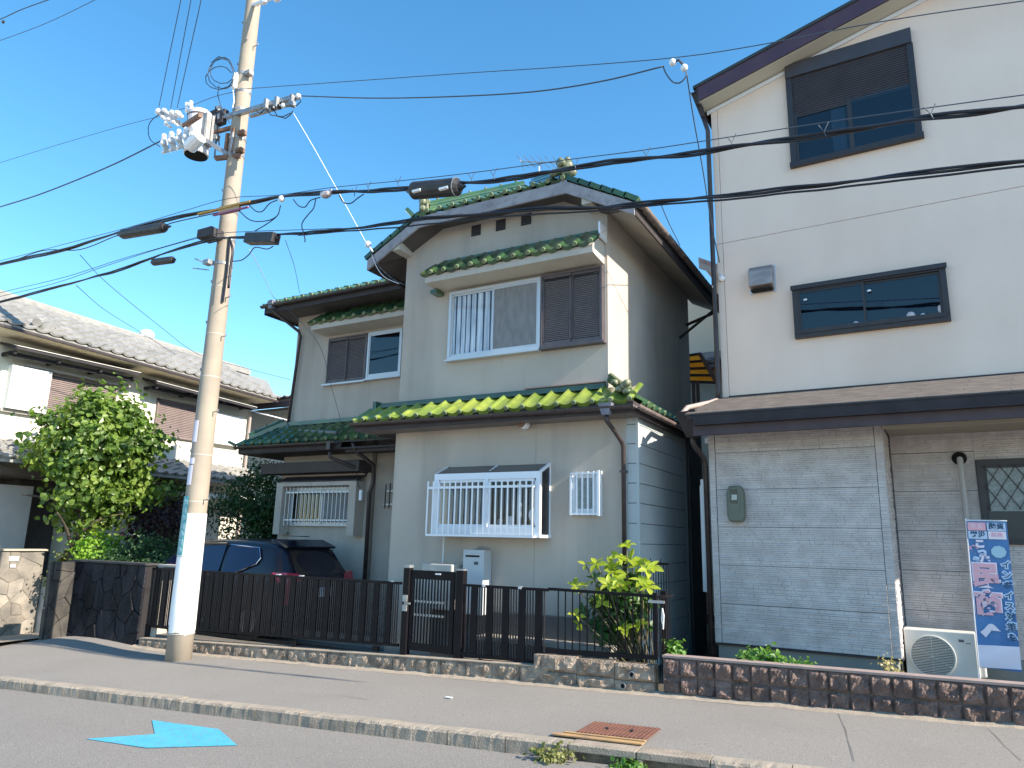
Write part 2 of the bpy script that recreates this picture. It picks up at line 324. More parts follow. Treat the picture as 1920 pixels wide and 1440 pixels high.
while x < 8:
    y = kerbY(x)
    if y < 4.9: y = 4.9
    if not (-2.95 < x < -1.8):
        o = bpy.data.objects.new('kerb_stone', KM[i % 5])
        link(o, kerb, Matrix.Translation((x, y, gz(x, y) + rnd.uniform(-.004, .006))) @ Matrix.Rotation(ang, 4, 'Z') @ Matrix.Rotation(-0.034, 4, 'Y'))
    else:
        o = MB().box(0, .596, 0.0, .2, -.055, 0.002).box(0, .596, 0.14, .2, -.3, -.055).box(0, .05, .0, .14, -.2, -.055).build('inlet_kerb_stone', KERB, kerb, Matrix.Translation((x, y, gz(x, y))) @ Matrix.Rotation(ang, 4, 'Z') @ Matrix.Rotation(-0.034, 4, 'Y'), bevel=0.006)
    x += 0.604; i += 1

# iron grate on pavement
FG = Matrix.Translation((-2.58, 6.68, gz(-2.58, 6.68) + 0.004)) @ Matrix.Rotation(0.03, 4, 'Z') @ Matrix.Rotation(-0.034, 4, 'Y')
gr = empty('drain_cover', (0, 0, 0), 'rusty ribbed iron drain cover set in the pavement beside the kerb inlet', 'drain cover', M=FG)
IRON = mat('rusty_iron_plate', (0.13, 0.06, 0.045), (0.19, 0.085, 0.06), scale=9, rough=0.75, bump=0.001)
bx('plate', IRON, gr, -.33, .33, -.23, .25, 0, .008, FG)
for k in range(17): bx('rib', IRON, gr, -.31 + k * .0375, -.31 + k * .0375 + .016, -.21, .24, .0085, .016, FG)
ORNG = mat('orange_rust_strip', (0.5, 0.29, 0.12), (0.32, 0.2, 0.12), scale=6, rough=0.9)
bx('frame_edge', ORNG, gr, -.42, .34, -.275, -.237, 0, .014, FG)
bx('lip', ORNG, gr, -.50, .34, -.36, -.287, -.004, .007, FG)
for q in (-1, 1): MB().tube([(q * .12, .0, .016), (q * .12 + .03, 0, .022)], .012, 8).build('lift_hole', GUT, gr, FG)

# blue arrow painted on the road
ARR = mat('cyan_road_paint', (0.06, 0.39, 0.56), (0.08, 0.44, 0.62), scale=6, rough=0.8, bump=0.006, bscale=90, grime=0.6, gscale=26, gcol=(0.19, 0.21, 0.22), glo=0.54, ghi=0.64)
ap = []
for q in ((160, 1385), (275, 1403), (445, 1398), (410, 1367), (285, 1350), (290, 1377)):
    z = -1.95
    for _ in range(12): p = atZ(*q, z); z = rz(p.x, p.y) + 0.006
    ap.append(Vector((p.x, p.y, rz(p.x, p.y) + wob(p.x, p.y) + 0.006)))
ar = MB().add([p + Vector((0, 0, .0)) for p in ap], [(0, 1, 5), (1, 2, 3), (1, 3, 5), (3, 4, 5)]).build('road_arrow', ARR, None)
tag(ar, 'bright cyan arrow shape painted flat on the road surface near the kerb', 'road marking')
pb = MB().box(-4.87, -4.79, 7.25, 7.29, gz(-4.8, 7.3), gz(-4.8, 7.3) + 0.008).build('paper_scrap', WPAPER); tag(pb, 'tiny white paper scrap lying on the pavement', 'litter')

# ------------------------------------------------------------------ low block walls at the pavement edge
def bvars(wd, h, d, n, amp, m, nm):
    r = []
    for k in range(n): r.append(rough_block(wd, h, d, k + 1 + wd * 10, amp).mesh(nm, m))
    return r
# (a) ledge under the sliding gates
w1 = empty('gate_plinth', (-8.2, 8.46, gz(-8.2)), 'long low plinth of rough grey-brown split blocks under the black sliding gates', 'low wall')
lb = bvars(.392, .30, .13, 5, .030, BLKG, 'block')
X = -12.1; i = 0
def ltop(X): return -1.80 + (X + 12.1) * 0.0385 + 0.012
while X < -4.3:
    o = bpy.data.objects.new('block', lb[i % 5]); link(o, w1, Matrix.Translation((X, 8.41, ltop(X) - .31)) @ Matrix.Rotation(-0.036, 4, 'Y')); X += .398; i += 1
MB().prism([(-12.1, ltop(-12.1) - .012), (-4.3, ltop(-4.3) - .012), (-4.3, ltop(-4.3)), (-12.1, ltop(-12.1))], 'y', 8.39, 8.62).build('coping', MORT, w1)
MB().prism([(-12.1, ltop(-12.1) - .32), (-4.3, ltop(-4.3) - .32), (-4.3, ltop(-4.3) - .014), (-12.1, ltop(-12.1) - .014)], 'y', 8.43, 8.6).build('mortar_bed', JOINT, w1)
# (b) grey two-course wall under the rail fence
w2 = empty('split_block_wall', (-3.5, 8.46, gz(-3.5)), 'short wall of large grey-brown split blocks with two round drain holes', 'low wall')
b1 = bvars(.476, .182, .14, 4, .036, BLKG, 'block')
for r_ in range(3):
    for c in range(3):
        o = bpy.data.objects.new('block', b1[(r_ * 2 + c) % 4]); link(o, w2, Matrix.Translation((-4.24 + c * .483, 8.41, -1.352 - .19 * (r_ + 1) + .19 * 0 + .0)) @ Matrix.Rotation(-0.033, 4, 'Y'))
o = rough_block(.09, .36, .14, 5, .015, 3, 8).build('end_block', BLKG, w2, Matrix.Translation((-4.34, 8.40, -1.72)))
MB().box(-4.3, -2.82, 8.43, 8.6, -1.75, -1.37).build('mortar_bed', JOINT, w2)
PVC = mat('grey_pvc', (0.25, 0.24, 0.23), rough=0.5); HOLE = mat('black_hole', (0.005, 0.005, 0.005), rough=1)
for (px, py) in ((1185, 1265), (1168, 1286)):
    p = atY(px, py, 8.37); rg = MB(); n = 14
    rg.add([(p.x + r0 * math.cos(2 * math.pi * k / n), y_, p.z + r0 * math.sin(2 * math.pi * k / n)) for (r0, y_) in ((.036, 8.40), (.036, 8.355), (.027, 8.355), (.027, 8.41)) for k in range(n)],
           [(a * n + k, a * n + (k + 1) % n, (a + 1) * n + (k + 1) % n, (a + 1) * n + k) for a in range(3) for k in range(n)])
    o = rg.build('drain_pipe', PVC, w2, smooth=False); MB().tube([(p.x, 8.366, p.z), (p.x, 8.40, p.z)], .027, 14).build('pipe_bore', HOLE, o)
# (c) brown two-course wall of the right house
w3 = empty('brown_block_wall', (-.5, 8.46, gz(-.5)), 'low wall of dark brown square split-face blocks in two courses', 'low wall')
b2 = bvars(.184, .184, .14, 8, .034, BLKB, 'block')
def btop(X): return -1.222 + (X + 2.68) * 0.0155
k = 0; X = -2.69
while X < 2.2:
    for r_ in range(2):
        o = bpy.data.objects.new('block', b2[rnd.randrange(8)]); flip = rnd.random() < .5
        Mx = Matrix.Translation((X, 8.41, btop(X) - .022 - .192 * (r_ + 1)))
        link(o, w3, Mx)
    X += .192
MB().prism([(-2.7, btop(-2.7) - .022), (2.2, btop(2.2) - .022), (2.2, btop(2.2)), (-2.7, btop(-2.7))], 'y', 8.392, 8.56).build('coping', CAPC, w3)
MB().prism([(-2.7, btop(-2.7) - .5), (2.2, btop(2.2) - .5), (2.2, btop(2.2) - .024), (-2.7, btop(-2.7) - .024)], 'y', 8.424, 8.55).build('mortar_bed', JOINT, w3)
# rough mortar fillet at the foot of the walls
fil = MB(); n = 110; vs = []
for i in range(n + 1):
    x = -12.2 + (14.4) * i / n; a = noise.noise(Vector((x * 3, 1, 2))) * .02; c_ = noise.noise(Vector((x * 9, 4, 2))) * .014
    vs += [(x, 8.43, gz(x) + .03 + a), (x, 8.36 + c_, gz(x) + .012 + a * .5), (x, 8.28 + a * 2 + c_ * 2, gz(x) - .006)]
fil.add(vs, [(3 * i + q, 3 * i + 3 + q, 3 * i + 4 + q, 3 * i + 1 + q) for i in range(n) for q in (0, 1)]); tag(fil.build('mortar_fillet', MORT, None, fix=False), kind='structure')

# ------------------------------------------------------------------ gates and fences
def gate(x0, x1, zt, zb0, zb1, per, label, cat='gate', first=.0, ends=True):
    Y = 8.55; t = empty('sliding_gate', ((x0 + x1) / 2, Y, zb0), label, cat)
    MB().box(x0, x1, Y - .02, Y + .02, zt - .035, zt).build('top_rail', BRZ, t, bevel=.003)
    MB().prism([(x0, zb0), (x1, zb1), (x1, zb1 + .035), (x0, zb0 + .035)], 'y', Y - .02, Y + .02).build('bottom_rail', BRZ, t)
    ws = MB().box(-.05, .05, -.012, .012, 0, zt - .036 - zb0 - .036).mesh('wide_slat', BRZ); ts = MB().tube([(0, 0, 0), (0, 0, zt - .036 - zb0 - .036)], .0105, 6, caps=False).mesh('thin_bar', BRB, True)
    x = x0 + .05 + first
    while x < x1 - .04:
        zb = zb0 + (zb1 - zb0) * (x - x0) / (x1 - x0); s_ = (zt - .036 - zb - .035) / (zt - .036 - zb0 - .036)
        link(bpy.data.objects.new('wide_slat', ws), t, Matrix.Translation((x, Y, zb + .035)) @ Matrix.Scale(s_, 4, (0, 0, 1)))
        for q in (.079, .118, .157):
            if x + q < x1 - .02: link(bpy.data.objects.new('thin_bar', ts), t, Matrix.Translation((x + q, Y, zb + .035)) @ Matrix.Scale(s_, 4, (0, 0, 1)))
        x += per
    return t
ZT = -.583
g1 = gate(-12.52, -6.56, -.60, -1.62, -1.475, .2375, 'long black slatted sliding gate in front of the parked car')
for xx in (-9.05, -8.55, -6.75): bx('rail_clip', ALU, g1, xx, xx + .07, 8.525, 8.575, -.603, -.588)
bx('end_post', BRZ, g1, -12.56, -12.525, 8.53, 8.57, -1.75, -.6); bx('support_foot', BRZ, g1, -8.6, -8.5, 8.52, 8.56, -1.64, -1.56); bx('support_foot', BRZ, g1, -7.0, -6.9, 8.52, 8.56, -1.57, -1.50)
bx('guide_rail', BRZ, g1, -12.4, -6.6, 8.6, 8.64, -1.63, -1.60)
g3 = gate(-5.50, -4.22, -.575, -1.49, -1.50, .243, 'short black slatted gate panel right of the small gate', first=.12)
for xx in (-5.2, -4.65): bx('rail_clip', ALU, g3, xx, xx + .045, 8.52, 8.575, -.60, -.570)
for xx in (-5.43, -5.38): bx('thin_bar', BRZ, g3, xx, xx + .012, 8.54, 8.56, -1.45, -.61)
MB().beam((-5.2, 8.5, -1.52), (-4.4, 8.5, -1.555), .02, .03).build('bottom_guide', BRZ, g3)
# small gate with post, latch and letter slot
g2 = empty('small_gate', (-6.0, 8.55, -1.54), 'small black barred garden gate with a silver latch between the two slatted gates', 'gate')
bx('post', BRZ, g2, -6.50, -6.40, 8.50, 8.60, -1.60, -.40, bevel=.004); bx('post_cap', STEEL, g2, -6.50, -6.40, 8.5, 8.6, -.398, -.36)
bx('post', BRZ, g2, -5.62, -5.50, 8.52, 8.62, -1.56, -.405, bevel=.004); bx('post_cap', STEEL, g2, -5.62, -5.5, 8.52, 8.62, -.403, -.385)
MB().box(-6.385, -5.65, 8.535, 8.565, -.545, -.425).box(-6.385, -5.65, 8.535, 8.565, -1.50, -1.40).box(-6.385, -6.335, 8.535, 8.565, -1.4, -.545).box(-5.72, -5.65, 8.535, 8.565, -1.4, -.545).build('gate_frame', BRZ, g2)
for k in range(11): bx('bar', BRZ, g2, -6.30 + k * .052, -6.29 + k * .052 + .004, 8.54, 8.56, -1.40, -.545)
for k in range(10):
    for zk in (-.86, -1.04): bx('bar_knuckle', STEEL, g2, -6.305 + k * .052, -6.283 + k * .052, 8.532, 8.568, zk, zk + .03)
bx('latch_plate', STEEL, g2, -6.475, -6.405, 8.475, 8.50, -.86, -.77); bx('latch_plate', STEEL, g2, -6.475, -6.405, 8.475, 8.50, -.985, -.90)
bx('latch_handle', STEEL, g2, -6.43, -6.33, 8.455, 8.475, -.89, -.865)
bx('name_tag', WHT, g2, -5.97, -5.88, 8.528, 8.535, -.475, -.455)
# rail fence with bars on the block wall
g4 = empty('rail_fence', (-3.45, 8.5, -1.33), 'black round-bar railing on the grey block wall in front of the yellow-green shrub', 'fence')
MB().beam((-4.20, 8.5, -.575), (-2.78, 8.5, -.59), .03, .035).build('top_rail', BRZ, g4); MB().beam((-4.22, 8.5, -1.315), (-2.80, 8.5, -1.27), .04, .05).build('bottom_rail', BRZ, g4)
br = MB().tube([(0, 0, 0), (0, 0, .70)], .0085, 6).mesh('bar', BRZ)
for k in range(13):
    if k == 0: bar0 = None
    link(bpy.data.objects.new('bar', br), g4, Matrix.Translation((-4.06 + k * .098, 8.5, -1.295 + k * .003)))
bx('end_post', BRZ, g4, -2.83, -2.78, 8.475, 8.525, -1.27, -.55)
for k in range(5):
    yy = 8.56 + k * .07; link(bpy.data.objects.new('bar', br), g4, Matrix.Translation((-2.76 + k * .006, yy, -1.28)))
MB().beam((-2.79, 8.52, -.60), (-2.73, 8.95, -.60), .03, .03).build('return_rail', BRZ, g4)
bx('corner_post', BRZ, g4, -2.86, -2.79, 8.86, 8.93, -1.4, -.55)
bx('clamp', STEEL, g4, -2.88, -2.69, 8.47, 8.50, -.665, -.635); MB().tube([(-2.72, 8.5, -.72), (-2.70, 8.49, -.80), (-2.715, 8.5, -.95), (-2.73, 8.5, -.85), (-2.72, 8.5, -.72)], .008, 6).build('cord_loop', WWIRE, g4)
# tall black bar panel behind, beside the siding wall
g5 = empty('bar_screen', (-2.9, 9.2, -1.6), 'tall narrow black barred screen beside the siding wall behind the shrub', 'screen')
MB().beam((-3.25, 9.25, -.22), (-2.86, 9.25, -.24), .03, .03).build('top_rail', BRZ, g5)
for k in range(12): MB().tube([(-3.24 + k * .034, 9.25, -1.6), (-3.24 + k * .034, 9.25, -.17 if k % 4 == 0 else -.22)], .006, 5).build('bar', BRZ, g5)

# ------------------------------------------------------------------ dark stone wall
def voronoi(x0, x1, z0, z1, n, seed, sx=1.0):
    rr = random.Random(seed); P = []
    for _ in range(n * 60):
        if len(P) >= n: break
        p = (rr.uniform(x0, x1), rr.uniform(z0, z1))
        d = 0.8 * math.sqrt((x1 - x0) * (z1 - z0) / n)
        if all(((p[0] - q[0]) / sx) ** 2 + (p[1] - q[1]) ** 2 > (d * .8) ** 2 for q in P): P.append(p)
    cells = []
    for i, p in enumerate(P):
        poly = [(x0, z0), (x1, z0), (x1, z1), (x0, z1)]
        for j, q in enumerate(P):
            if i == j: continue
            mx, mz = (p[0] + q[0]) / 2, (p[1] + q[1]) / 2; nx, nz_ = (q[0] - p[0]) / sx ** 2, q[1] - p[1]
            c0 = nx * mx + nz_ * mz; new = []
            for a in range(len(poly)):
                A, B = poly[a], poly[(a + 1) % len(poly)]; da, db = nx * A[0] + nz_ * A[1] - c0, nx * B[0] + nz_ * B[1] - c0
                if da <= 0: new.append(A)
                if da * db < 0: t = da / (da - db); new.append((A[0] + (B[0] - A[0]) * t, A[1] + (B[1] - A[1]) * t))
            poly = new
            if len(poly) < 3: break
        if len(poly) >= 3: cells.append(poly)
    return cells
def stones(parent, cells, frame, m, gap=.007, dep=.03, seed=1, name='stone'):
    rr = random.Random(seed)
    for poly in cells:
        cx = sum(p[0] for p in poly) / len(poly); cz = sum(p[1] for p in poly) / len(poly)
        def off(g):
            o = []
            for x, z in poly:
                l = math.hypot(x - cx, z - cz) + 1e-6; k = max(0, l - g) / l; o.append((cx + (x - cx) * k, cz + (z - cz) * k))
            return o
        d = dep * rr.uniform(.6, 1.2); tx, tz = rr.uniform(-.05, .05), rr.uniform(-.05, .05)
        A, B = off(gap), off(gap + .018); n = len(poly)
        vs = [(x, 0, z) for x, z in A] + [(x, -d * .75, z) for x, z in A] + [(x, -d - tx * (x - cx) - tz * (z - cz), z) for x, z in B]
        fs = [(a * n + k, a * n + (k + 1) % n, (a + 1) * n + (k + 1) % n, (a + 1) * n + k) for a in (0, 1) for k in range(n)] + [tuple(2 * n + k for k in range(n))]
        MB().add(vs, fs).build(name, m, parent, frame)
SBLK = mat('black_stone', (0.008, 0.008, 0.011), (0.026, 0.025, 0.03), scale=3.2, rough=0.6, spec=0.15, bump=0.03, bscale=16, rv=0.4, grime=0.3, gscale=4, gcol=(0.045, 0.045, 0.055), stretch=(1.5, 1.5, .5))
SGRY = mat('grey_brown_stone', (0.07, 0.062, 0.052), (0.035, 0.032, 0.03), scale=4, rough=0.7, bump=0.008, bscale=20, rv=0.25)
DARKM = mat('dark_mortar', (0.02, 0.018, 0.02), rough=0.9)
sw = empty('dark_stone_wall', (-13.2, 8.6, -2.0), 'dark crazy-paved stone wall with a flat coping at the left end of the gate', 'stone wall')
MB().box(-14.28, -12.16, 8.43, 8.66, -2.1, -.565).build('core', DARKM, sw); bx('coping', mat('coping_stone', (0.03, 0.03, 0.032), (0.06, 0.055, 0.055), scale=6, rough=0.8), sw, -14.40, -12.13, 8.36, 8.70, -.563, -.53)
stones(sw, voronoi(-14.28, -12.16, -2.05, -.567, 34, 5, .7), Matrix.Translation((0, 8.428, 0)), SBLK, seed=3)
MB().box(-14.38, -14.29, 7.99, 8.66, -2.1, -.565).build('return_core', DARKM, sw)
FRt = Matrix.Translation((-14.288, 0, 0)) @ Matrix(((0, -1, 0, 0), (1, 0, 0, 0), (0, 0, 1, 0), (0, 0, 0, 1)))
stones(sw, voronoi(7.99, 8.40, -2.05, -.567, 9, 8, .7), FRt, SGRY, seed=4)
stones(sw, [[(-14.39, -2.05), (-14.29, -2.05), (-14.29, -1.4), (-14.39, -1.4)], [(-14.39, -1.4), (-14.29, -1.4), (-14.29, -.57), (-14.39, -.57)]], Matrix.Translation((0, 7.985, 0)), SGRY, seed=5)
ps = MB().box(-12.12, -11.98, 8.62, 8.84, -1.9, -.58).box(-12.14, -11.6, 8.60, 8.86, -.58, -.545).build('gate_pillar', mat('pale_render', (0.5, 0.47, 0.42), (0.4, 0.37, 0.33), scale=5, rough=0.9)); tag(ps, 'pale rendered gate pillar with flat cap between stone wall and sliding gate', 'pillar')

# ------------------------------------------------------------------ roof tiles
def tile_mesh(wd=.25, ln=.27, eave=False, m=TILE, lip=None, wv=1.0):
    b = MB(); n = 10; lip = lip if lip is not None else (.05 if eave else .022)
    def zz(u): return wv * (-.030 * math.sin(math.pi * u / .68) if u < .68 else .034 * math.sin(math.pi * (u - .68) / .34))
    U = [1.04 * i / n for i in range(n + 1)]
    fr = [(u * wd, -.012, zz(u) + .034) for u in U]; bk = [(u * wd, ln, zz(u) + .004) for u in U]; dn = [(u * wd, -.012, zz(u) + .034 - lip * (1 if not eave else (1.2 - .5 * abs(u - .34)))) for u in U]
    k = n + 1; b.add(fr + bk + dn, [(i, i + 1, k + i + 1, k + i) for i in range(n)] + [(2 * k + i, 2 * k + i + 1, i + 1, i) for i in range(n)])
    if eave:
        c = Vector((.85 * wd, -.012, .030)); r = .040; q = 10
        b.add([c + Vector((r * math.cos(2 * math.pi * j / q), 0, r * math.sin(2 * math.pi * j / q))) for j in range(q)] + [c + Vector((r * .9 * math.cos(2 * math.pi * j / q), -.025, r * .9 * math.sin(2 * math.pi * j / q))) for j in range(q)],
              [(j, (j + 1) % q, q + (j + 1) % q, q + j) for j in range(q)] + [tuple(range(q, 2 * q))])
    me = b.mesh('roof_tile', m)
    if eave:
        me.materials.append(CAPM if m in (TILE, TILE2) else m)
        for p in me.polygons:
            if p.index >= 2 * n: p.material_index = 1
    return me
T_E, T_N, T_D = tile_mesh(eave=True), tile_mesh(), tile_mesh(eave=True, m=TILED)
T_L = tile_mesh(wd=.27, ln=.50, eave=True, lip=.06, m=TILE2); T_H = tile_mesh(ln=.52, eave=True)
def frameOUS(O, U, S):
    U = Vector(U).normalized(); S = Vector(S).normalized(); N = U.cross(S).normalized()
    return Matrix(((U.x, S.x, N.x, O[0]), (U.y, S.y, N.y, O[1]), (U.z, S.z, N.z, O[2]), (0, 0, 0, 1)))
def tiles(parent, O, U, S, cols, rows, pitch=.25, exp=.24, meE=None, meN=None, first_eave=True, skip=None, fat=None):
    M = frameOUS(O, U, S); sc = Matrix.Scale(pitch / .25, 4, (1, 0, 0))
    if fat: pitch, sc = pitch * fat, Matrix.Identity(4)
    for r_ in range(rows):
        for c in range(cols):
            if skip and skip(c, r_): continue
            me = (meE or T_E) if (r_ == 0 and first_eave) else (meN or T_N)
            link(bpy.data.objects.new('roof_tile', me), parent, M @ Matrix.Translation((c * pitch, r_ * exp, 0.01)) @ sc)
def caps_on_ridge(parent, a, b, n, r=.03):
    a, b = Vector(a), Vector(b)
    for k in range(n):
        p = a.lerp(b, (k + .5) / n); MB().ball(p, r, 6, 4).build('ridge_knob', RIDGE, parent)

# ------------------------------------------------------------------ the green-tiled house
H = empty('green_tiled_house', (-7.5, 9.5, -1.9), 'two-storey grey stucco house with green glazed tile roofs in the middle', 'house')
YB, YL = 9.5, 11.2; XBL, XBR = -7.55, -3.77
# walls
bw = MB().prism([(-7.57, -1.95), (-3.50, -1.95), (-3.50, 2.0), (-7.57, 2.0)], 'y', YB, YB + .2).build('bay_lower_wall', ST, H)
MB().prism([(XBL, 2.0), (XBR, 2.0), (XBR, 5.05), (-4.45, 5.40), (-6.87, 5.40), (XBL, 5.05)], 'y', YB, YB + .15).build('bay_upper_wall', ST, H)
MB().box(XBL, XBL + .12, YB + .15, 14, 2.0, 5.0).box(XBL - .02, XBL + .12, YB + .2, 12.2, -1.95, 2.0).build('bay_left_wall', ST, H)
MB().prism([(YB + .15, 1.9), (13.88, 1.9), (13.88, 5.02), (YB + .15, 5.02)], 'x', XBR - .12, XBR).build('bay_side_wall', ST, H)
MB().box(-11.88, XBL, YL, YL + .15, 2.2, 5.1).box(-11.95, -9.68, YL, YL + .15, -1.95, 2.2).box(-11.88, -11.75, YL + .15, 14.5, -1.95, 5.1).box(-9.68, -9.5, YL, 12.2, -1.95, 2.3).box(-9.47, XBL, 11.32, 11.45, -1.95, 2.3).build('left_wall', ST, H)
bx('rear_wall', ST, H, -11.75, XBR - .12, 14.0, 14.15, -1.9, 5.0)
MB().box(-11.9, -3.55, 9.72, 9.75, -1.95, -1.58).build('foundation', CONCR, H)
seam = MB().box(-4.93, -4.924, YB - .003, YB, -1.6, 1.95).build('wall_seam', mat('seam_line', (0.36, 0.34, 0.31)), H)
# siding wall on the right, board by board
sd = bx('side_wall', mat('siding_back', (0.05, 0.06, 0.065)), H, -3.50, -3.355, YB + .02, 11.75, -1.9, 1.95)
zb = -1.62; k = 0
while zb < 1.75:
    h = min(.262, 1.93 - zb)
    bx('siding_board', SIDING, sd, -3.355, -3.335, YB + .045, 11.74, zb, zb + h)
    bx('siding_board', SIDING, sd, -3.495, -3.37, YB, YB + .02, zb, zb + h); zb += .272; k += 1
bx('corner_trim', SIDING, sd, -3.368, -3.329, YB - .006, YB + .042, -1.62, 1.93); bx('corner_trim', SIDING, sd, -3.512, -3.498, YB - .004, YB + .02, -1.62, 1.93)
bx('rear_trim', mat('grey_trim', (0.12, 0.13, 0.14)), sd, -3.36, -3.30, 11.74, 11.84, -1.9, 1.93)
MB().box(-3.42, -3.28, 11.85, 12.6, -1.9, 2.0).build('rear_annex_wall', mat('dark_annex', (0.05, 0.05, 0.055), (0.07, 0.07, 0.075)), H)

# ---- lower roof over the bay
SL = (0, .82, .57)
lr = MB(); zE = 1.88
lr.add([(-8.10, 9.06, zE), (-3.24, 9.06, zE), (-3.24, 9.06, zE - .06), (-8.10, 9.06, zE - .06), (-8.10, 9.52, zE + .32), (-3.72, 9.52, zE + .32), (-3.24, 11.9, zE), (-3.72, 11.9, zE + .32), (-3.24, 11.9, zE - .06), (-8.1, 9.52, zE - .06), (-3.72, 9.52, zE - .06), (-3.72, 11.9, zE - .06)],
       [(0, 1, 5, 4), (1, 6, 7, 5), (3, 2, 1, 0), (2, 8, 6, 1), (0, 4, 9, 3), (9, 10, 2, 3), (10, 11, 8, 2)])
lroof = lr.build('lower_roof', FASC, H, fix=False)
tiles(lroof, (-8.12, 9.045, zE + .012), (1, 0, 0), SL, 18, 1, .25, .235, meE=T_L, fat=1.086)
tiles(lroof, (-3.225, 9.30, zE + .012), (0, 1, 0), (-.82, 0, .57), 10, 2, .25, .23)
# ridge band against the wall, hip with end ornament
MB().box(-7.98, -3.80, 9.40, 9.495, zE + .29, zE + .315).box(-7.98, -3.80, 9.42, 9.495, zE + .32, zE + .345).box(-7.98, -3.80, 9.435, 9.495, zE + .35, zE + .375).box(-8.0, -7.93, 9.36, 9.495, zE + .24, zE + .40).build('flashing_ridge', TEALT, lroof)
bx('copper_edge', mat('salmon_flashing', (0.35, 0.2, 0.15)), lroof, -5.1, -3.8, 9.43, 9.495, zE + .388, zE + .402)
hp = MB(); hp.tube([(-3.25, 9.07, zE + .09), (-3.72, 9.47, zE + .42)], .06, 8).tube([(-3.3, 9.1, zE + .15), (-3.72, 9.47, zE + .48)], .045, 8).build('hip_ridge', TILE, lroof)
orn = MB().ball((-3.36, 9.12, zE + .235), .075, 10, 6).ball((-3.46, 9.14, zE + .20), .06, 8, 5, (1.2, .8, .8)).ball((-3.33, 9.06, zE + .14), .06, 8, 5, (1.1, .8, .7)).ball((-3.56, 9.2, zE + .31), .06, 8, 5, (1, 1, .8)).tube([(-3.30, 9.03, zE + .25), (-3.34, 9.07, zE + .26)], .05, 10)
orn.build('ridge_ornament', RIDGE, lroof, smooth=True)
def gutter(parent, a, b, r=.055, name='gutter', m=GUT):
    a, b = Vector(a), Vector(b); d = (b - a).normalized(); s_ = Vector((d.y, -d.x, 0)).normalized(); mb = MB(); n = 8; vs = []
    for p in (a, b):
        for k in range(n + 1):
            q = math.pi * k / n; vs.append(p + s_ * (r * math.cos(q)) + Vector((0, 0, -r * math.sin(q) * 1.0)))
        for k in range(n + 1):
            q = math.pi * (n - k) / n; vs.append(p + s_ * (r * .86 * math.cos(q)) + Vector((0, 0, -r * .86 * math.sin(q))))
    m_ = 2 * (n + 1); mb.add(vs, [(k, (k + 1) % m_, m_ + (k + 1) % m_, m_ + k) for k in range(m_)] + [tuple(range(m_)), tuple(range(2 * m_ - 1, m_ - 1, -1))])
    o = mb.build(name, m, parent, smooth=False); L_ = (b - a).length; k = .25
    while k < L_:
        p = a + d * k; MB().tube([p + s_ * r * math.cos(q) + Vector((0, 0, -r * 1.06 * math.sin(q))) for q in [math.pi * j / 6 for j in range(7)]], .006, 4).build('gutter_clip', m, o); k += .62
    return o
gutter(H, (-8.12, 8.985, zE - .03), (-3.20, 8.985, zE - .07)); gutter(H, (-3.175, 9.0, zE - .06), (-3.175, 11.8, zE - .06), .05, m=mat('worn_gutter', (0.16, 0.12, 0.12), (0.24, 0.19, 0.18), scale=8, rough=0.5))
MB().box(-8.1, -3.24, 9.045, 9.065, zE - .16, zE - .062).box(-3.26, -3.238, 9.065, 11.9, zE - .16, zE - .062).build('fascia_board', FASC, H)
MB().box(-8.08, -3.262, 9.066, YB - .002, zE - .150, zE - .135).build('eave_soffit', mat('brown_soffit', (0.16, 0.14, 0.13), (0.2, 0.18, 0.16), scale=3), H)
MB().box(-3.333, -3.262, YB, 11.9, zE - .148, zE - .133).build('eave_soffit', FASC, H)
bx('soffit_board', FASC, H, -8.08, XBL - .03, YB, YL + .9, zE - .15, zE - .12)
# dome security light under the eave
dm = MB().ball((-5.07, 9.40, 1.71), .085, 12, 8, (1, 1, .8)); o = dm.build('vent_hood', WHT, H, smooth=True); MB().ball((-5.085, 9.365, 1.715), .07, 12, 8, (1, 1, .75)).build('vent_mouth', RUST, o, smooth=True)
# downpipes on the front
def pipe(parent, pts, r=.03, m=GUT, name='downpipe', clips=()):
    o = MB().tube(pts, r, 10).build(name, m, parent, smooth=True)
    for c in clips: MB().box(c[0] - r * 1.5, c[0] + r * 1.5, c[1] - r * 1.3, c[1] + r * 1.3, c[2] - .012, c[2] + .012).build('pipe_clip', m, o)
    return o
oh = MB().add([(-3.70, 8.93, 1.86), (-3.50, 8.93, 1.86), (-3.50, 9.05, 1.86), (-3.70, 9.05, 1.86), (-3.65, 8.95, 1.70), (-3.55, 8.95, 1.70), (-3.55, 9.04, 1.70), (-3.65, 9.04, 1.70)], [(0, 1, 5, 4), (1, 2, 6, 5), (2, 3, 7, 6), (3, 0, 4, 7), (4, 5, 6, 7), (0, 3, 2, 1)]).build('rainwater_head', mat('grey_hopper', (0.16, 0.16, 0.2), (0.22, 0.22, 0.26)), H)
pipe(H, [(-3.60, 9.0, 1.70), (-3.60, 9.0, 1.63), (-3.56, 9.2, 1.50), (-3.535, 9.40, 1.38), (-3.53, 9.44, 1.32), (-3.53, 9.44, -1.6)], .031, clips=((-3.53, 9.45, .98), (-3.53, 9.45, -.3)))

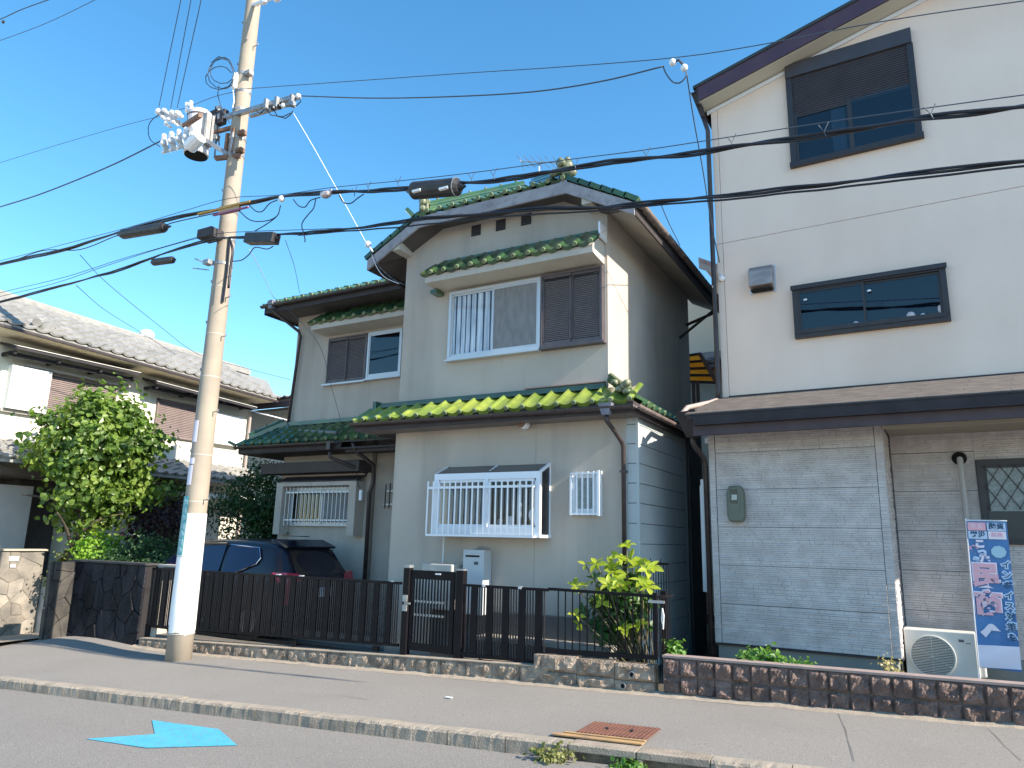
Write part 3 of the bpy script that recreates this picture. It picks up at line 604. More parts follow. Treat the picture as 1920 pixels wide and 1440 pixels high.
# ---- window builder (facade planes y = const, facing -y)
def window(parent, x0, x1, z0, z1, Y, fm, sashes, frame=I4, fw=.04, dep=.07, interior=None, proud=.03):
    """sashes: list of (xa, xb, kind)"""
    b = MB().box(x0, x1, Y - proud, Y + dep - proud, z0, z0 + fw).box(x0, x1, Y - proud, Y + dep - proud, z1 - fw, z1).box(x0, x0 + fw, Y - proud, Y + dep - proud, z0 + fw, z1 - fw).box(x1 - fw, x1, Y - proud, Y + dep - proud, z0 + fw, z1 - fw)
    wn = b.build('window', fm, parent, frame, bevel=.002)
    for i, (xa, xb, kd) in enumerate(sashes):
        yo = Y - proud + .012 + .022 * (i % 2); s = .03
        if kd in ('glass', 'dark', 'screen', 'obscure'):
            MB().box(xa, xb, yo, yo + .02, z0 + fw, z0 + fw + s * 1.3).box(xa, xb, yo, yo + .02, z1 - fw - s, z1 - fw).box(xa, xa + s, yo, yo + .02, z0 + fw + s * 1.3, z1 - fw - s).box(xb - s, xb, yo, yo + .02, z0 + fw + s * 1.3, z1 - fw - s).build('sash', fm, wn, frame)
            pm = {'glass': GLS, 'dark': GLD, 'screen': mat('insect_screen', (0.19, 0.19, 0.195), (0.25, 0.245, 0.245), scale=4, rough=0.9, stretch=(3, 3, 1)), 'obscure': mat('obscure_glass', (0.2, 0.24, 0.25), (0.3, 0.34, 0.35), scale=30, rough=0.25, bump=0.002, bscale=60)}[kd]
            MB().box(xa + s, xb - s, yo + .008, yo + .012, z0 + fw + s * 1.3, z1 - fw - s).build('pane', pm, wn, frame)
        elif kd == 'shutter':
            MB().box(xa, xb, yo, yo + .03, z0 + fw, z0 + fw + .05).box(xa, xb, yo, yo + .03, z1 - fw - .04, z1 - fw).box(xa, xa + .022, yo, yo + .03, z0 + fw + .06, z1 - fw - .06).box(xb - .022, xb, yo, yo + .03, z0 + fw + .06, z1 - fw - .06).build('shutter_frame', SHUT, wn, frame)
            lv = MB(); z = z0 + fw + .065
            while z < z1 - fw - .08:
                lv.add([(xa + .022, yo + .004, z), (xb - .022, yo + .004, z), (xb - .035, yo + .022, z + .024), (xa + .035, yo + .022, z + .024), (xa + .035, yo + .008, z - .003), (xb - .035, yo + .008, z - .003), (xb - .035, yo + .026, z + .021), (xa + .035, yo + .026, z + .021)], [(0, 1, 2, 3), (4, 7, 6, 5), (0, 4, 5, 1)]); z += .029
            o = lv.build('shutter_slats', SLATM, wn, frame); o['kind'] = 'stuff'
            MB().box(xa + .03, xb - .03, yo + .028, yo + .03, z0 + fw + .05, z1 - fw - .05).build('shutter_back', DARK, wn, frame)
    return wn
def curtain(parent, x0, x1, z0, z1, Y, m=CURT, amp=.018, wl=.09, frame=I4, name='curtain'):
    b = MB(); n = max(6, int((x1 - x0) / .012)); vs = []
    for k in range(n + 1):
        x = x0 + (x1 - x0) * k / n; y = Y + amp * math.sin(2 * math.pi * x / wl + 1.3 * math.sin(x * 9)); vs += [(x, y, z0), (x, y + .004, z1)]
    b.add(vs, [(2 * k, 2 * k + 2, 2 * k + 3, 2 * k + 1) for k in range(n)]); return b.build(name, m, parent, frame, smooth=True, fix=False)
def recess(parent, x0, x1, z0, z1, Y, m=DARK, frame=I4):   # room behind
    return MB().box(x0, x1, Y + .045, Y + .05, z0, z1).build('room_backing', m, parent, frame)
# upper bay window: two sashes + two louvred shutters (boxed out of the wall)
wz0, wz1 = 2.875, 4.03
bx('window_box', ST, H, -6.56, -3.80, YB - .005, YB + .0, wz0 - .02, wz1 + .06)
wn = window(H, -6.54, -4.84, wz0, wz1, YB - .07, ALU, [(-5.71, -4.88, 'screen'), (-6.50, -5.69, 'glass')], proud=.03, dep=.10, fw=.045)
curtain(wn, -6.48, -5.70, wz0 + .06, wz1 - .05, YB - .032, mat('sheer_curtain', (0.85, 0.88, 0.92), (0.5, 0.55, 0.62), scale=14, rough=0.9, stretch=(1.5, 1.5, .15)), .02, .11)
bx('room_backing', DBLUE, wn, -6.49, -4.9, YB - .016, YB - .012, wz0 + .03, wz1 - .03)
sh = window(H, -4.835, -3.82, wz0 + .01, wz1 + .015, YB - .07, SHUT, [(-4.80, -4.33, 'shutter'), (-4.33, -3.86, 'shutter')], proud=.03, dep=.09, fw=.03)
MB().box(-4.84, -3.79, YB - .13, YB, wz0 - .025, wz0 + .008).build('sill', SHUT, H); MB().box(-6.58, -4.845, YB - .12, YB, wz0 - .03, wz0 - .002).build('sill', ALU, H)
# hood over it
def hood(x0, x1, zb, Yw, dpt, ncol, rside=True, th=.12):
    h = MB(); h.prism([(Yw - dpt, zb), (Yw, zb - .03), (Yw, zb + .50), (Yw - dpt, zb + th)], 'x', x0, x1); o = h.build('window_hood', STP, H)
    l = math.hypot(dpt, .50 - th)
    tiles(o, (x0 - .06, Yw - dpt - .03, zb + th + .012), (1, 0, 0), (0, dpt, .50 - th), ncol, 1, (x1 - x0 + .1) / ncol, .24, meE=T_H)
    bx('flashing', TILE, o, x0 + .1, x1, Yw - .03, Yw - .001, zb + .49, zb + .53); return o
hd = hood(-6.80, -3.82, 4.12, YB, .45, 12)
bx('hood_end_cap', WHT, hd, -3.80, -3.772, YB - .28, YB - .003, 4.42, 4.66)
MB().add([(-6.85, 9.28, 4.02), (-6.72, 9.28, 4.02), (-6.72, YB, 4.02), (-6.85, YB, 4.02), (-6.85, 9.28, 4.08), (-6.72, 9.28, 4.08), (-6.72, YB, 4.12), (-6.85, YB, 4.12)], [(0, 1, 5, 4), (1, 2, 6, 5), (3, 0, 4, 7), (4, 5, 6, 7), (0, 3, 2, 1)]).build('hood_corner_tile', TILE, hd)
for cx in (-6.12, -5.64, -5.165):
    vn = bx('gable_vent', DARK, H, cx - .09, cx + .09, YB - .012, YB - .001, 5.00, 5.19)
    for k in range(4): bx('vent_louvre', FASC, vn, cx - .085, cx + .085, YB - .02, YB - .012, 5.015 + k * .045, 5.035 + k * .045)
# ---- projecting white kitchen window with bars
kw = bx('kitchen_window', WHT, H, -6.50, -4.66, YB - .36, YB, .06, .10)
KY = YB - .35
MB().box(-6.50, -6.43, KY, KY + .06, .10, .99).box(-4.74, -4.67, KY, KY + .06, .10, .99).box(-6.43, -4.74, KY, KY + .06, .89, .99).box(-6.43, -4.74, KY, KY + .06, .10, .20).box(-5.60, -5.53, KY, KY + .06, .20, .89).box(-6.5, -6.47, KY + .06, YB, .93, .98).box(-4.70, -4.67, YB - .04, YB, .1, 1.1).build('kitchen_window_frame', WHT, kw, bevel=.003)
for xq, wq in ((-4.685, .035), (-6.485, .03), (-5.57, .02)): MB().beam((xq, KY + .03, .985), (xq, YB - .01, 1.13), wq, wq).build('roof_bar', WHT, kw)
MB().slab([(-6.49, KY + .02, .985), (-4.68, KY + .02, .985), (-4.68, YB - .005, 1.12), (-6.49, YB - .005, 1.12)], (0, 0, .01)).build('roof_pane', mat('dark_glass_top', (0.03, 0.04, 0.055), rough=0.1), kw)
MB().slab([(-4.68, KY + .06, .12), (-4.68, YB - .04, .12), (-4.68, YB - .04, 1.08), (-4.68, KY + .06, .97)], (.004, 0, 0)).build('side_pane', GLD, kw)
for a, b_ in ((-6.43, -5.60), (-5.53, -4.74)):
    MB().box(a, b_, KY + .025, KY + .03, .20, .89).build('pane', GLS, kw)
    MB().box(a, a + .03, KY + .02, KY + .045, .2, .89).box(b_ - .03, b_, KY + .02, KY + .045, .2, .89).box(a, b_, KY + .02, KY + .045, .20, .235).box(a, b_, KY + .02, KY + .045, .855, .89).build('sash', WHT, kw)
MB().box(-6.42, -4.75, YB - .03, YB - .025, .15, 1.0).build('room_backing', DBLUE, kw)
curtain(kw, -6.38, -5.62, .22, .93, YB - .12, mat('grey_net', (0.06, 0.075, 0.10), (0.16, 0.19, 0.23), scale=12, stretch=(1.5, 1.5, .2)), .003, .1)
for cx, cz, r_, cc in ((-4.84, .38, .11, (0.7, 0.7, 0.72)), (-5.25, .30, .07, (0.5, 0.52, 0.55)), (-5.1, .80, .06, (0.7, .72, .74)), (-5.42, .28, .05, (.3, .3, .33))):
    MB().ball((cx, YB - .16, cz), r_, 10, 7, (1, .6, 1)).tube([(cx, YB - .16, .10), (cx, YB - .16, cz)], r_ * .6, 8).build('kitchen_jar', mat('jar_%d' % int(cx * -100), cc), kw, smooth=True)
gb = MB().box(-6.55, -4.72, KY - .10, KY - .075, .755, .79).box(-6.55, -4.72, KY - .10, KY - .075, .055, .085).box(-6.55, -6.53, KY - .09, YB - .1, .76, .785).box(-6.55, -6.53, KY - .09, YB - .1, .06, .085).box(-4.74, -4.72, KY - .09, YB - .1, .06, .085).build('window_grille', WHT, kw)
for k in range(19): bx('grille_bar', WHT, gb, -6.545 + k * .1, -6.525 + k * .1, KY - .112, KY - .10, .085, .87)
# small barred window
sw_ = window(H, -4.30, -3.90, .40, .97, YB - .04, WHT, [(-4.26, -3.94, 'obscure')], proud=.02, dep=.06, fw=.035)
for k in range(4): MB().box(-4.225 + k * .085, -4.205 + k * .085, YB - .11, YB - .09, .38, .99).build('grille_bar', WHT, sw_)
MB().box(-4.31, -3.89, YB - .112, YB - .088, .955, .975).box(-4.31, -3.89, YB - .112, YB - .088, .385, .41).box(-4.32, -4.295, YB - .115, YB, .38, .94).box(-3.905, -3.87, YB - .115, YB, .37, 1.0).build('grille_frame', WHT, sw_)
# ---- upper roof (half-hipped gable facing the street)
zr = 4.80; YF = 9.13
A_, B_, A2, B2 = (-3.2, YF, zr), (-4.28, YF, zr + .585), (-8.11, YF, zr), (-7.03, YF, zr + .585)
AP = (-5.655, 10.55, 6.13); th = (0, 0, -.09)
ur = MB().slab([A_, B_, AP, (-5.655, 14.4, 6.13), (-3.2, 14.4, zr)], th).slab([A2, B2, AP, (-5.655, 14.4, 6.13), (-8.11, 14.4, zr)], th).slab([B_, B2, AP], th).build('upper_roof', SOFF, H)
s_ = (0, 1.42, .745)
tiles(ur, (-7.05, YF - .03, zr + .60), (1, 0, 0), s_, 11, 2, .252, .24, skip=lambda c, r_: r_ == 1 and (c < 1 or c > 9))
tiles(ur, (-3.185, YF + .02, zr + .012), (0, 1, 0), (-2.455, 0, 1.33), 20, 2, .25, .24)
tiles(ur, (-3.64, YF + .02, zr + .26), (0, 1, 0), (-2.455, 0, 1.33), 20, 3, .25, .24, first_eave=False)
tiles(ur, (-8.125, YF + .27, zr + .012), (0, -1, 0), (2.455, 0, 1.33), 1, 5, .25, .24, first_eave=True)
# verge tiles down both rakes
def verge(a, b, n):
    a, b = Vector(a), Vector(b)
    for k in range(n):
        p, q = a.lerp(b, k / n), a.lerp(b, (k + 1.08) / n)
        MB().beam(p + Vector((0, 0, .05)), q + Vector((0, 0, .035)), .05, .075).beam(p + Vector((0, .07, .092)), q + Vector((0, .07, .072)), .14, .022).build('verge_tile', TILE, ur)
verge((-4.26, YF - .02, zr + .58), (-3.16, YF - .02, zr - .01), 6); verge((-7.05, YF - .02, zr + .58), (-8.15, YF - .02, zr - .01), 6)
def ridge(parent, a, b, w_=.11, n=3, knobs=6, m=TILE):
    a, b = Vector(a), Vector(b); mb = MB()
    for k in range(n): mb.beam(a + Vector((0, 0, .03 + .045 * k)), b + Vector((0, 0, .03 + .045 * k)), w_ * (1.25 - .15 * (k % 2)), .036)
    mb.tube([a + Vector((0, 0, .03 + .045 * n)), b + Vector((0, 0, .03 + .045 * n))], w_ * .42, 8)
    o = mb.build('ridge', m, parent)
    caps_on_ridge(parent, a + Vector((0, 0, .09 + .045 * n)), b + Vector((0, 0, .09 + .045 * n)), knobs, .028); return o
ridge(ur, (-6.93, 9.24, zr + .68), (-5.75, 10.45, 6.16), .12, 3, 6); ridge(ur, (-4.38, 9.24, zr + .68), (-5.56, 10.45, 6.16), .12, 3, 5); ridge(ur, (-5.655, 10.6, 6.16), (-5.655, 14.3, 6.16), .14, 4, 10)
MB().box(-7.06, -6.90, 9.13, 9.25, zr + .64, zr + .90).ball((-6.98, 9.12, zr + .84), .07, 8, 6).ball((-6.98, 9.12, zr + .72), .06, 8, 6).build('ridge_end_tile', RIDGE, ur)
MB().beam((-7.14, YF - .05, zr + .60), (-7.24, YF - .12, zr + .72), .05, .07).build('corner_horn_tile', TILE, ur)
oc = Vector((-4.30, 9.12, zr + .88)); om = MB().ball(oc + Vector((0, 0, -.05)), .125, 12, 8, (1.1, .7, 1)).ball(oc + Vector((-.16, 0, -.12)), .085, 10, 6, (1.3, .7, .7)).ball(oc + Vector((.06, .02, -.17)), .11, 10, 6, (1.2, .7, .7)).ball(oc + Vector((.05, -.02, .04)), .05, 8, 6).tube([oc + Vector((-.02, -.06, -.03)), oc + Vector((-.04, -.13, -.02))], .07, 12).ball(oc + Vector((-.28, .1, -.16)), .065, 8, 6)
om.build('ridge_ornament', RIDGE, ur, smooth=True)
# barge boards + soffits
bb = MB(); dz = Vector((0, 0, -.19))
for a, b in ((A_, B_), (B_, B2), (B2, A2)):
    a, b = Vector(a) + Vector((0, -.03, -.02)), Vector(b) + Vector((0, -.03, -.02)); bb.slab([a, b, b + dz, a + dz], (0, .035, 0))
bb.build('barge_board', BARGE, H)
MB().beam((-7.52, YF - .0, zr + .17), (-7.52, YB + .05, zr + .17), .17, .2).build('bracket_end', STP, H); MB().beam((-3.95, YF - .0, zr + .22), (-3.95, YB + .05, zr + .22), .16, .16).build('bracket_end', STP, H)
# plaster cove between wall top and roof underside
MB().slab([(XBL, YB - .001, 4.88), (-6.80, YB - .001, 5.26), (-6.95, YF + .02, 5.28), (-8.05, YF + .02, 4.70)], (0, 0, .02)).slab([(XBR, YB - .001, 4.88), (-4.5, YB - .001, 5.26), (-4.35, YF + .02, 5.28), (-3.25, YF + .02, 4.70)], (0, 0, .02)).slab([(-6.80, YB - .001, 5.26), (-4.5, YB - .001, 5.26), (-4.35, YF + .02, 5.28), (-6.95, YF + .02, 5.28)], (0, 0, .02)).build('gable_soffit', SOFF, H)
MB().slab([(-3.79, YB, 4.93), (-3.215, YB - .35, 4.64), (-3.215, 14.3, 4.64), (-3.79, 14.3, 4.93)], (0, 0, .02)).build('side_soffit', SOFFL, H)
MB().box(-3.215, -3.19, YF, 14.4, zr - .20, zr - .0).build('side_fascia', FASC, H); gutter(H, (-3.125, YF - .02, zr - .02), (-3.125, 14.4, zr - .02), .055, m=mat('weathered_gutter', (0.13, 0.1, 0.095), (0.22, 0.18, 0.16), scale=7, rough=.6))
MB().box(-8.135, -8.105, YF, 14.4, zr - .20, zr).build('side_fascia', FASC, H)
# wall bracket struts at the rear right
MB().tube([(-3.77, 13.2, 3.9), (-3.12, 13.6, 4.55)], .03, 6).tube([(-3.77, 13.7, 4.3), (-3.15, 13.7, 4.5)], .03, 6).build('eave_strut', FASC, H)
# antenna mast on the roof
an = empty('tv_antenna', (-5.05, 11.2, 6.0), 'thin television antenna standing above the green roof ridge', 'antenna')
pa = atY(1011, 335, 11.2); pt = atY(1010, 313, 11.2); MB().tube([(pa.x, 11.2, pa.z - .5), (pa.x, 11.2, pt.z)], .018, 6).build('mast', WWIRE, an)
l0, l1 = atY(978, 303, 11.2), atY(1072, 306, 11.2); MB().tube([l0, l1], .01, 5).build('boom', STEEL, an)
for k in range(7):
    p = l0.lerp(l1, k / 7 + .02); MB().tube([p + Vector((0, -.25, -.0)), p + Vector((0, .25, 0))], .006, 4).build('element', STEEL, an)
MB().tube([atY(975, 297, 11.2), atY(982, 318, 11.2)], .008, 4).tube([l0.lerp(l1, .15) + Vector((0, 0, -.01)), atY(1000, 312, 11.2), l0.lerp(l1, .5)], .006, 4).build('reflector', STEEL, an)

# ---- left part: upper roof edge, hood, windows
lu = MB().slab([(-12.32, 10.6, 4.98), (-8.0, 10.6, 4.98), (-8.0, 12.8, 6.1), (-12.32, 12.8, 6.1)], (0, 0, -.07)).build('left_upper_roof', SOFF, H)
tiles(lu, (-12.36, 10.575, 4.995), (1, 0, 0), (0, 2.2, 1.12), 17, 3, .2545, .24)
MB().box(-12.3, -8.0, 10.585, 10.605, 4.80, 4.97).box(-12.33, -12.305, 10.6, 14, 4.78, 4.97).build('left_fascia', FASC, H); MB().box(-12.3, -8.0, 10.606, YL - .002, 4.83, 4.86).box(-12.3, -11.885, YL, 14, 4.83, 4.86).build('left_soffit', SOFF, H)
gutter(H, (-12.34, 10.52, 4.955), (-8.1, 10.52, 4.955), .055)
hl = hood(-11.03, -7.62, 4.31, YL, .45, 13)
wl = window(H, -9.74, -8.85, 3.20, 4.19, YL - .05, ALU, [(-9.70, -8.89, 'dark')], fw=.05, dep=.09, proud=.04); bx('room_backing', DBLUE, wl, -9.69, -8.9, YL - .008, YL - .004, 3.25, 4.15)
window(H, -10.84, -9.76, 3.19, 4.19, YL - .05, SHUT, [(-10.80, -10.31, 'shutter'), (-10.31, -9.82, 'shutter')], fw=.03, dep=.08, proud=.04)
MB().box(-10.93, -9.75, YL - .12, YL, 3.15, 3.185).box(-9.745, -8.82, YL - .13, YL, 3.165, 3.195).build('sill', ALU, H)
lh = MB().prism([(4.30, 10.9), (3.9, 10.9)], 'x', 0, 1) if False else None
# gable hood seen beyond the left corner
MB().slab([(-12.35, 12.2, 4.22), (-11.88, 12.2, 4.62), (-11.88, 13.4, 4.62), (-12.35, 13.4, 4.22)], (0, 0, .07)).build('side_hood_tiles', TILE, H); MB().prism([(-12.30, 4.05), (-11.885, 4.0), (-11.885, 4.60), (-12.30, 4.21)], 'y', 12.22, 13.38).build('side_hood', STP, H)
pipe(H, [(-12.03, 10.55, 4.88), (-12.0, 10.6, 4.80), (-11.72, 11.08, 4.45), (-11.70, 11.12, 4.35), (-11.86, 11.13, 2.35), (-11.86, 11.08, 2.22), (-9.85, 10.62, 1.98)][:5], .033)
pipe(H, [(-11.82, 11.12, 2.38), (-11.8, 11.05, 2.24), (-9.95, 10.60, 2.02)], .036, mat('grey_pipe', (0.2, 0.21, 0.22)), 'roof_drain_pipe')
MB().box(-12.09, -11.97, 10.47, 10.58, 4.86, 5.05).build('rainwater_head', mat('grey_hopper', (0.16, 0.16, 0.2)), H)
# ---- lower left roof
ll = MB().slab([(-12.6, 10.5, 1.86), (-8.3, 10.5, 1.86), (-8.3, 11.2, 2.36), (-11.95, 11.2, 2.36)], (0, 0, -.05)).slab([(-12.6, 10.5, 1.86), (-11.95, 11.2, 2.36), (-11.95, 14, 2.36), (-12.6, 14, 1.86)], (0, 0, -.05)).build('left_lower_roof', FASC, H)
tiles(ll, (-12.62, 10.48, 1.875), (1, 0, 0), (0, .7, .5), 16, 3, .26, .24, skip=lambda c, r_: c < r_)
ridge(ll, (-12.45, 10.62, 1.98), (-12.0, 11.15, 2.36), .10, 2, 3)
MB().box(-11.95, -7.6, 11.10, 11.195, 2.34, 2.42).build('flashing_ridge', TILE, ll)
MB().beam((-12.62, 10.45, 1.87), (-12.78, 10.38, 1.95), .06, .06).build('corner_horn_tile', TILED, ll)
gutter(H, (-12.6, 10.42, 1.835), (-9.75, 10.42, 1.82), .055)
MB().box(-12.58, -9.7, 10.49, 10.51, 1.70, 1.85).build('fascia_board', FASC, H); MB().box(-12.58, -8.1, 10.512, 12.1, 1.68, 1.71).box(-12.58, -11.96, 12.1, 14, 1.68, 1.71).build('eave_soffit', FASC, H)
bx('porch_beam', FASC, H, -9.68, -7.6, 10.6, 10.68, 1.62, 1.70)
bx('entrance_beam', mat('dark_brown_timber', (0.05, 0.038, 0.036), (0.065, 0.05, 0.045), scale=6), H, -12.19, -9.48, 10.80, 11.19, 1.28, 1.50)
MB().box(-9.96, -9.87, 10.37, 10.46, 1.66, 1.83).build('rainwater_head', GUT, H)
pipe(H, [(-9.91, 10.42, 1.62), (-9.91, 10.45, 1.52), (-9.5, 10.9, 1.30), (-9.42, 11.0, 1.24)], .035); pipe(H, [(-9.45, 10.55, 1.80), (-9.43, 10.6, 1.65), (-9.28, 11.0, 1.40), (-9.28, 11.02, 1.05), (-9.38, 11.05, .88), (-9.40, 11.1, -1.6)], .042)
# boxed barred window
wb = MB().box(-11.80, -9.62, 10.92, YL - .001, 1.02, 1.10).box(-11.80, -11.62, 10.92, YL - .001, .04, 1.02).box(-9.80, -9.62, 10.92, YL - .001, .04, 1.02).build('boxed_window', ST, H)
MB().slab([(-11.82, 10.90, 1.105), (-9.60, 10.90, 1.105), (-9.60, YL - .003, 1.22), (-11.82, YL - .003, 1.22)], (0, 0, .02)).build('box_top', FASC, wb)
wi = window(H, -11.60, -9.82, .22, 1.0, YL - .03, ALU, [(-11.56, -10.70, 'dark'), (-10.72, -9.86, 'screen')], fw=.04, proud=.03)
curtain(wi, -11.20, -10.72, .27, .96, YL - .016, mat('striped_cloth', (0.45, 0.41, 0.37), (0.18, 0.10, 0.10), scale=16, stretch=(2, 2, .02)), .005, .06); bx('room_backing', DBLUE, wi, -11.55, -9.87, YL - .008, YL - .004, .26, .96)
gb = MB().box(-11.58, -9.85, 10.97, 10.99, .88, .91).box(-11.6, -9.85, 10.97, 10.99, .32, .35).build('window_grille', ALU, H)
for k in range(16): bx('grille_bar', ALU, gb, -11.55 + k * .108, -11.538 + k * .108, 10.955, 10.968, .22, 1.0)
# intercom / small barred vent on the recessed wall, meter box
MB().box(-9.56, -9.50, 10.95, 11.0, .72, .92).build('meter_box', WHT, H); MB().tube([(-9.62, 10.9, 1.3), (-9.6, 10.9, 1.1), (-9.55, 10.95, .95)], .008, 4).build('meter_lead', CABLE, H)
for k in range(3): MB().tube([atY(721 + 8 * k, 953, 11.22), atY(724 + 8 * k, 908 - 2 * k, 11.22)], .012, 5).build('side_grille_bar', FASC, H)
MB().beam(atY(719, 946, 11.24), atY(745, 945, 11.24), .02, .025).build('side_grille_rail', ALU, H); MB().beam(atY(722, 921, 11.24), atY(745, 920, 11.24), .02, .025).build('side_grille_rail', ALU, H)

# things against the front wall
wh = empty('water_heater', (-5.82, 9.3, -1.0), 'pale grey gas water heater hanging on the stucco wall behind the gate', 'water heater')
WH = mat('pale_grey_enamel', (0.5, 0.53, 0.56), (0.46, 0.49, 0.52), scale=3, rough=0.4)
bx('casing', WH, wh, -5.99, -5.63, 9.25, 9.49, -1.05, -.13, bevel=.012); bx('exhaust_slot', HOLE, wh, -5.94, -5.70, 9.243, 9.249, -.235, -.21); bx('badge', mat('dark_print', (0.08, 0.1, 0.12)), wh, -5.79, -5.72, 9.2435, 9.249, -.345, -.30)
MB().tube([(-5.8, 9.35, -.13), (-5.8, 9.36, -.10), (-5.65, 9.38, -.10)], .018, 6).build('flue_stub', STEEL, wh)
ob = empty('outdoor_unit', (-6.35, 9.25, -1.0), 'cream appliance box under the barred white window behind the small gate', 'appliance')
bx('casing', mat('cream_enamel', (0.42, 0.4, 0.36), (0.46, 0.44, 0.4), rough=.5), ob, -6.63, -6.08, 9.1, 9.45, -1.0, -.35, bevel=.015); bx('dial_panel', STEEL, ob, -6.49, -6.35, 9.085, 9.098, -.50, -.44); bx('dial', WHT, ob, -6.44, -6.40, 9.078, 9.084, -.485, -.455)
MB().tube([(-6.48, 9.44, -.385), (-6.48, 9.44, .06)], .010, 6).build('feed_pipe', WWIRE, ob)
bicycle_like = MB().box(-6.5, -5.9, 9.0, 9.3, -1.55, -1.1)
pl = bx('white_plank', mat('pink_white_plank', (0.62, 0.55, 0.52), rough=.7), None, -5.20, -5.12, 9.1, 9.14, -1.55, -.68); tag(pl, 'upright pale plank standing behind the short gate panel', 'plank')
sf = empty('step_block', (-4.8, 9.2, -1.6), 'low grey concrete base with a pale top along the stucco wall', 'concrete step')
bx('base', mat('grey_base', (0.09, 0.09, 0.095), (0.13, 0.125, 0.12)), sf, -6.6, -3.6, 9.38, 9.49, -1.74, -1.0); bx('top', CONCR, sf, -5.6, -3.6, 9.05, 9.375, -1.36, -1.30); bx('riser', mat('grey_base', (0.09, 0.09, 0.095)), sf, -5.58, -3.62, 9.08, 9.37, -1.74, -1.362)

# ------------------------------------------------------------------ right house (own frame, turned 2 degrees)
FR = Matrix.Translation((-2.43, 10.08, 0)) @ Matrix.Rotation(R(-2), 4, 'Z'); FRI = FR.inverted()
RH = empty('cream_siding_house', (0, 0, 0), 'tall cream-sided house with grey ledgestone ground floor on the right', 'house', M=FR @ Matrix.Translation((0, 0, -1.6)))
VU = .70
# upper wall in two panels with recessed joints and corner strips
UW = MB()
def roofz(u): return 7.31 + .256 * min(u, 7.2 - u)
up = MB().prism([(.062, 4.642), (7.2, 4.642), (7.2, roofz(7.2) + .0), (3.6, roofz(3.6)), (.062, roofz(.062))], 'y', VU, VU + .12).build('siding_panel', RHW, RH, FR)
up = MB().prism([(.062, 2.05), (7.2, 2.05), (7.2, 4.634), (.062, 4.634)], 'y', VU, VU + .12).build('siding_panel', RHW, RH, FR)
MB().prism([(-.04, 2.05), (.055, 2.05), (.055, 4.634), (-.04, 4.634)], 'y', VU - .004, VU + .12).build('corner_strip', RHW, RH, FR); MB().prism([(-.04, 4.642), (.055, 4.642), (.055, roofz(0.0)), (-.04, roofz(0))], 'y', VU - .004, VU + .12).build('corner_strip', RHW, RH, FR)
MB().box(-.03, 7.2, VU + .02, 9.5, 1.6, 7.25).box(-.03, 7.2, 1.15, 9.5, -1.6, 1.598).build('body', mat('joint_grey', (0.3, 0.28, 0.26)), RH, FR)
# top roof, barge, soffit
def rk(u): return 7.247 + .256 * (u + .174)
rf = MB(); rf.slab([(-.22, .33, rk(-.22)), (3.6, .33, rk(3.6)), (3.6, 9.8, rk(3.6)), (-.22, 9.8, rk(-.22))], (0, 0, .05)).slab([(7.42, .33, rk(-.22)), (3.6, .33, rk(3.6)), (3.6, 9.8, rk(3.6)), (7.42, 9.8, rk(-.22))], (0, 0, .05)).build('roof', mat('dark_roof_metal', (0.03, 0.045, 0.05), (0.05, 0.06, 0.065)), RH, FR)
bg_ = MB()
for a, b in ((-.17, 3.6), (7.37, 3.6)):
    bg_.slab([(a, .35, 7.247), (b, .35, rk(3.6)), (b, .35, rk(3.6) - .25), (a, .35, 7.247 - .25)], (0, .03, 0))
bg_.build('barge_board', PURP, RH, FR)
MB().slab([(-.15, .38, 6.99), (3.6, .38, rk(3.6) - .26), (3.6, VU, rk(3.6) - .26), (-.15, VU, 6.99)], (0, 0, .03)).slab([(7.3, .38, 6.99), (3.6, .38, rk(3.6) - .26), (3.6, VU, rk(3.6) - .26), (7.3, VU, 6.99)], (0, 0, .03)).build('soffit', CREAM, RH, FR)
MB().slab([(-.10, VU - .03, 6.98), (3.6, VU - .03, rk(3.6) - .27), (3.6, VU - .03, rk(3.6) - .33), (-.1, VU - .03, 6.92)], (0, .028, 0)).build('soffit_trim', WHT, RH, FR)
MB().box(-.17, -.14, .35, 9.6, 6.95, 7.24).build('side_fascia', FASC, RH, FR); gutter(RH, FR @ Vector((-.22, .32, 7.20)), FR @ Vector((-.22, 9.6, 7.20)), .055)
MB().add([(-.26, .34, 7.18), (-.14, .34, 7.18), (-.14, .50, 7.18), (-.26, .50, 7.18), (-.16, .50, 6.80), (-.10, .50, 6.80), (-.10, .58, 6.80), (-.16, .58, 6.80)], [(0, 1, 5, 4), (1, 2, 6, 5), (2, 3, 7, 6), (3, 0, 4, 7), (4, 5, 6, 7)]).build('rainwater_head', FASC, RH, FR)
pipe(RH, [FR @ Vector(p) for p in [(-.13, .54, 6.82), (-.085, .62, 6.6), (-.085, .64, 2.3), (-.085, .60, 2.15), (-.12, .45, 2.10), (-.30, .05, 1.98)]][:4], .036)
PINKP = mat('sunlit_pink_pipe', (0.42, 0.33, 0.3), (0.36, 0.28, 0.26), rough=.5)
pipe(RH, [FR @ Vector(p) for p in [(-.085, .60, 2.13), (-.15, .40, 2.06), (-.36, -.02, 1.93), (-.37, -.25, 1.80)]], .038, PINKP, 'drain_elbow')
sc_ = MB().ball((.03, VU - .03, 4.05), .05, 8, 5).tube([(.03, VU, 4.1), (-.06, VU - .05, 4.2), (-.10, VU - .1, 3.9)], .008, 4).build('service_insulator', PORC, RH, FR)
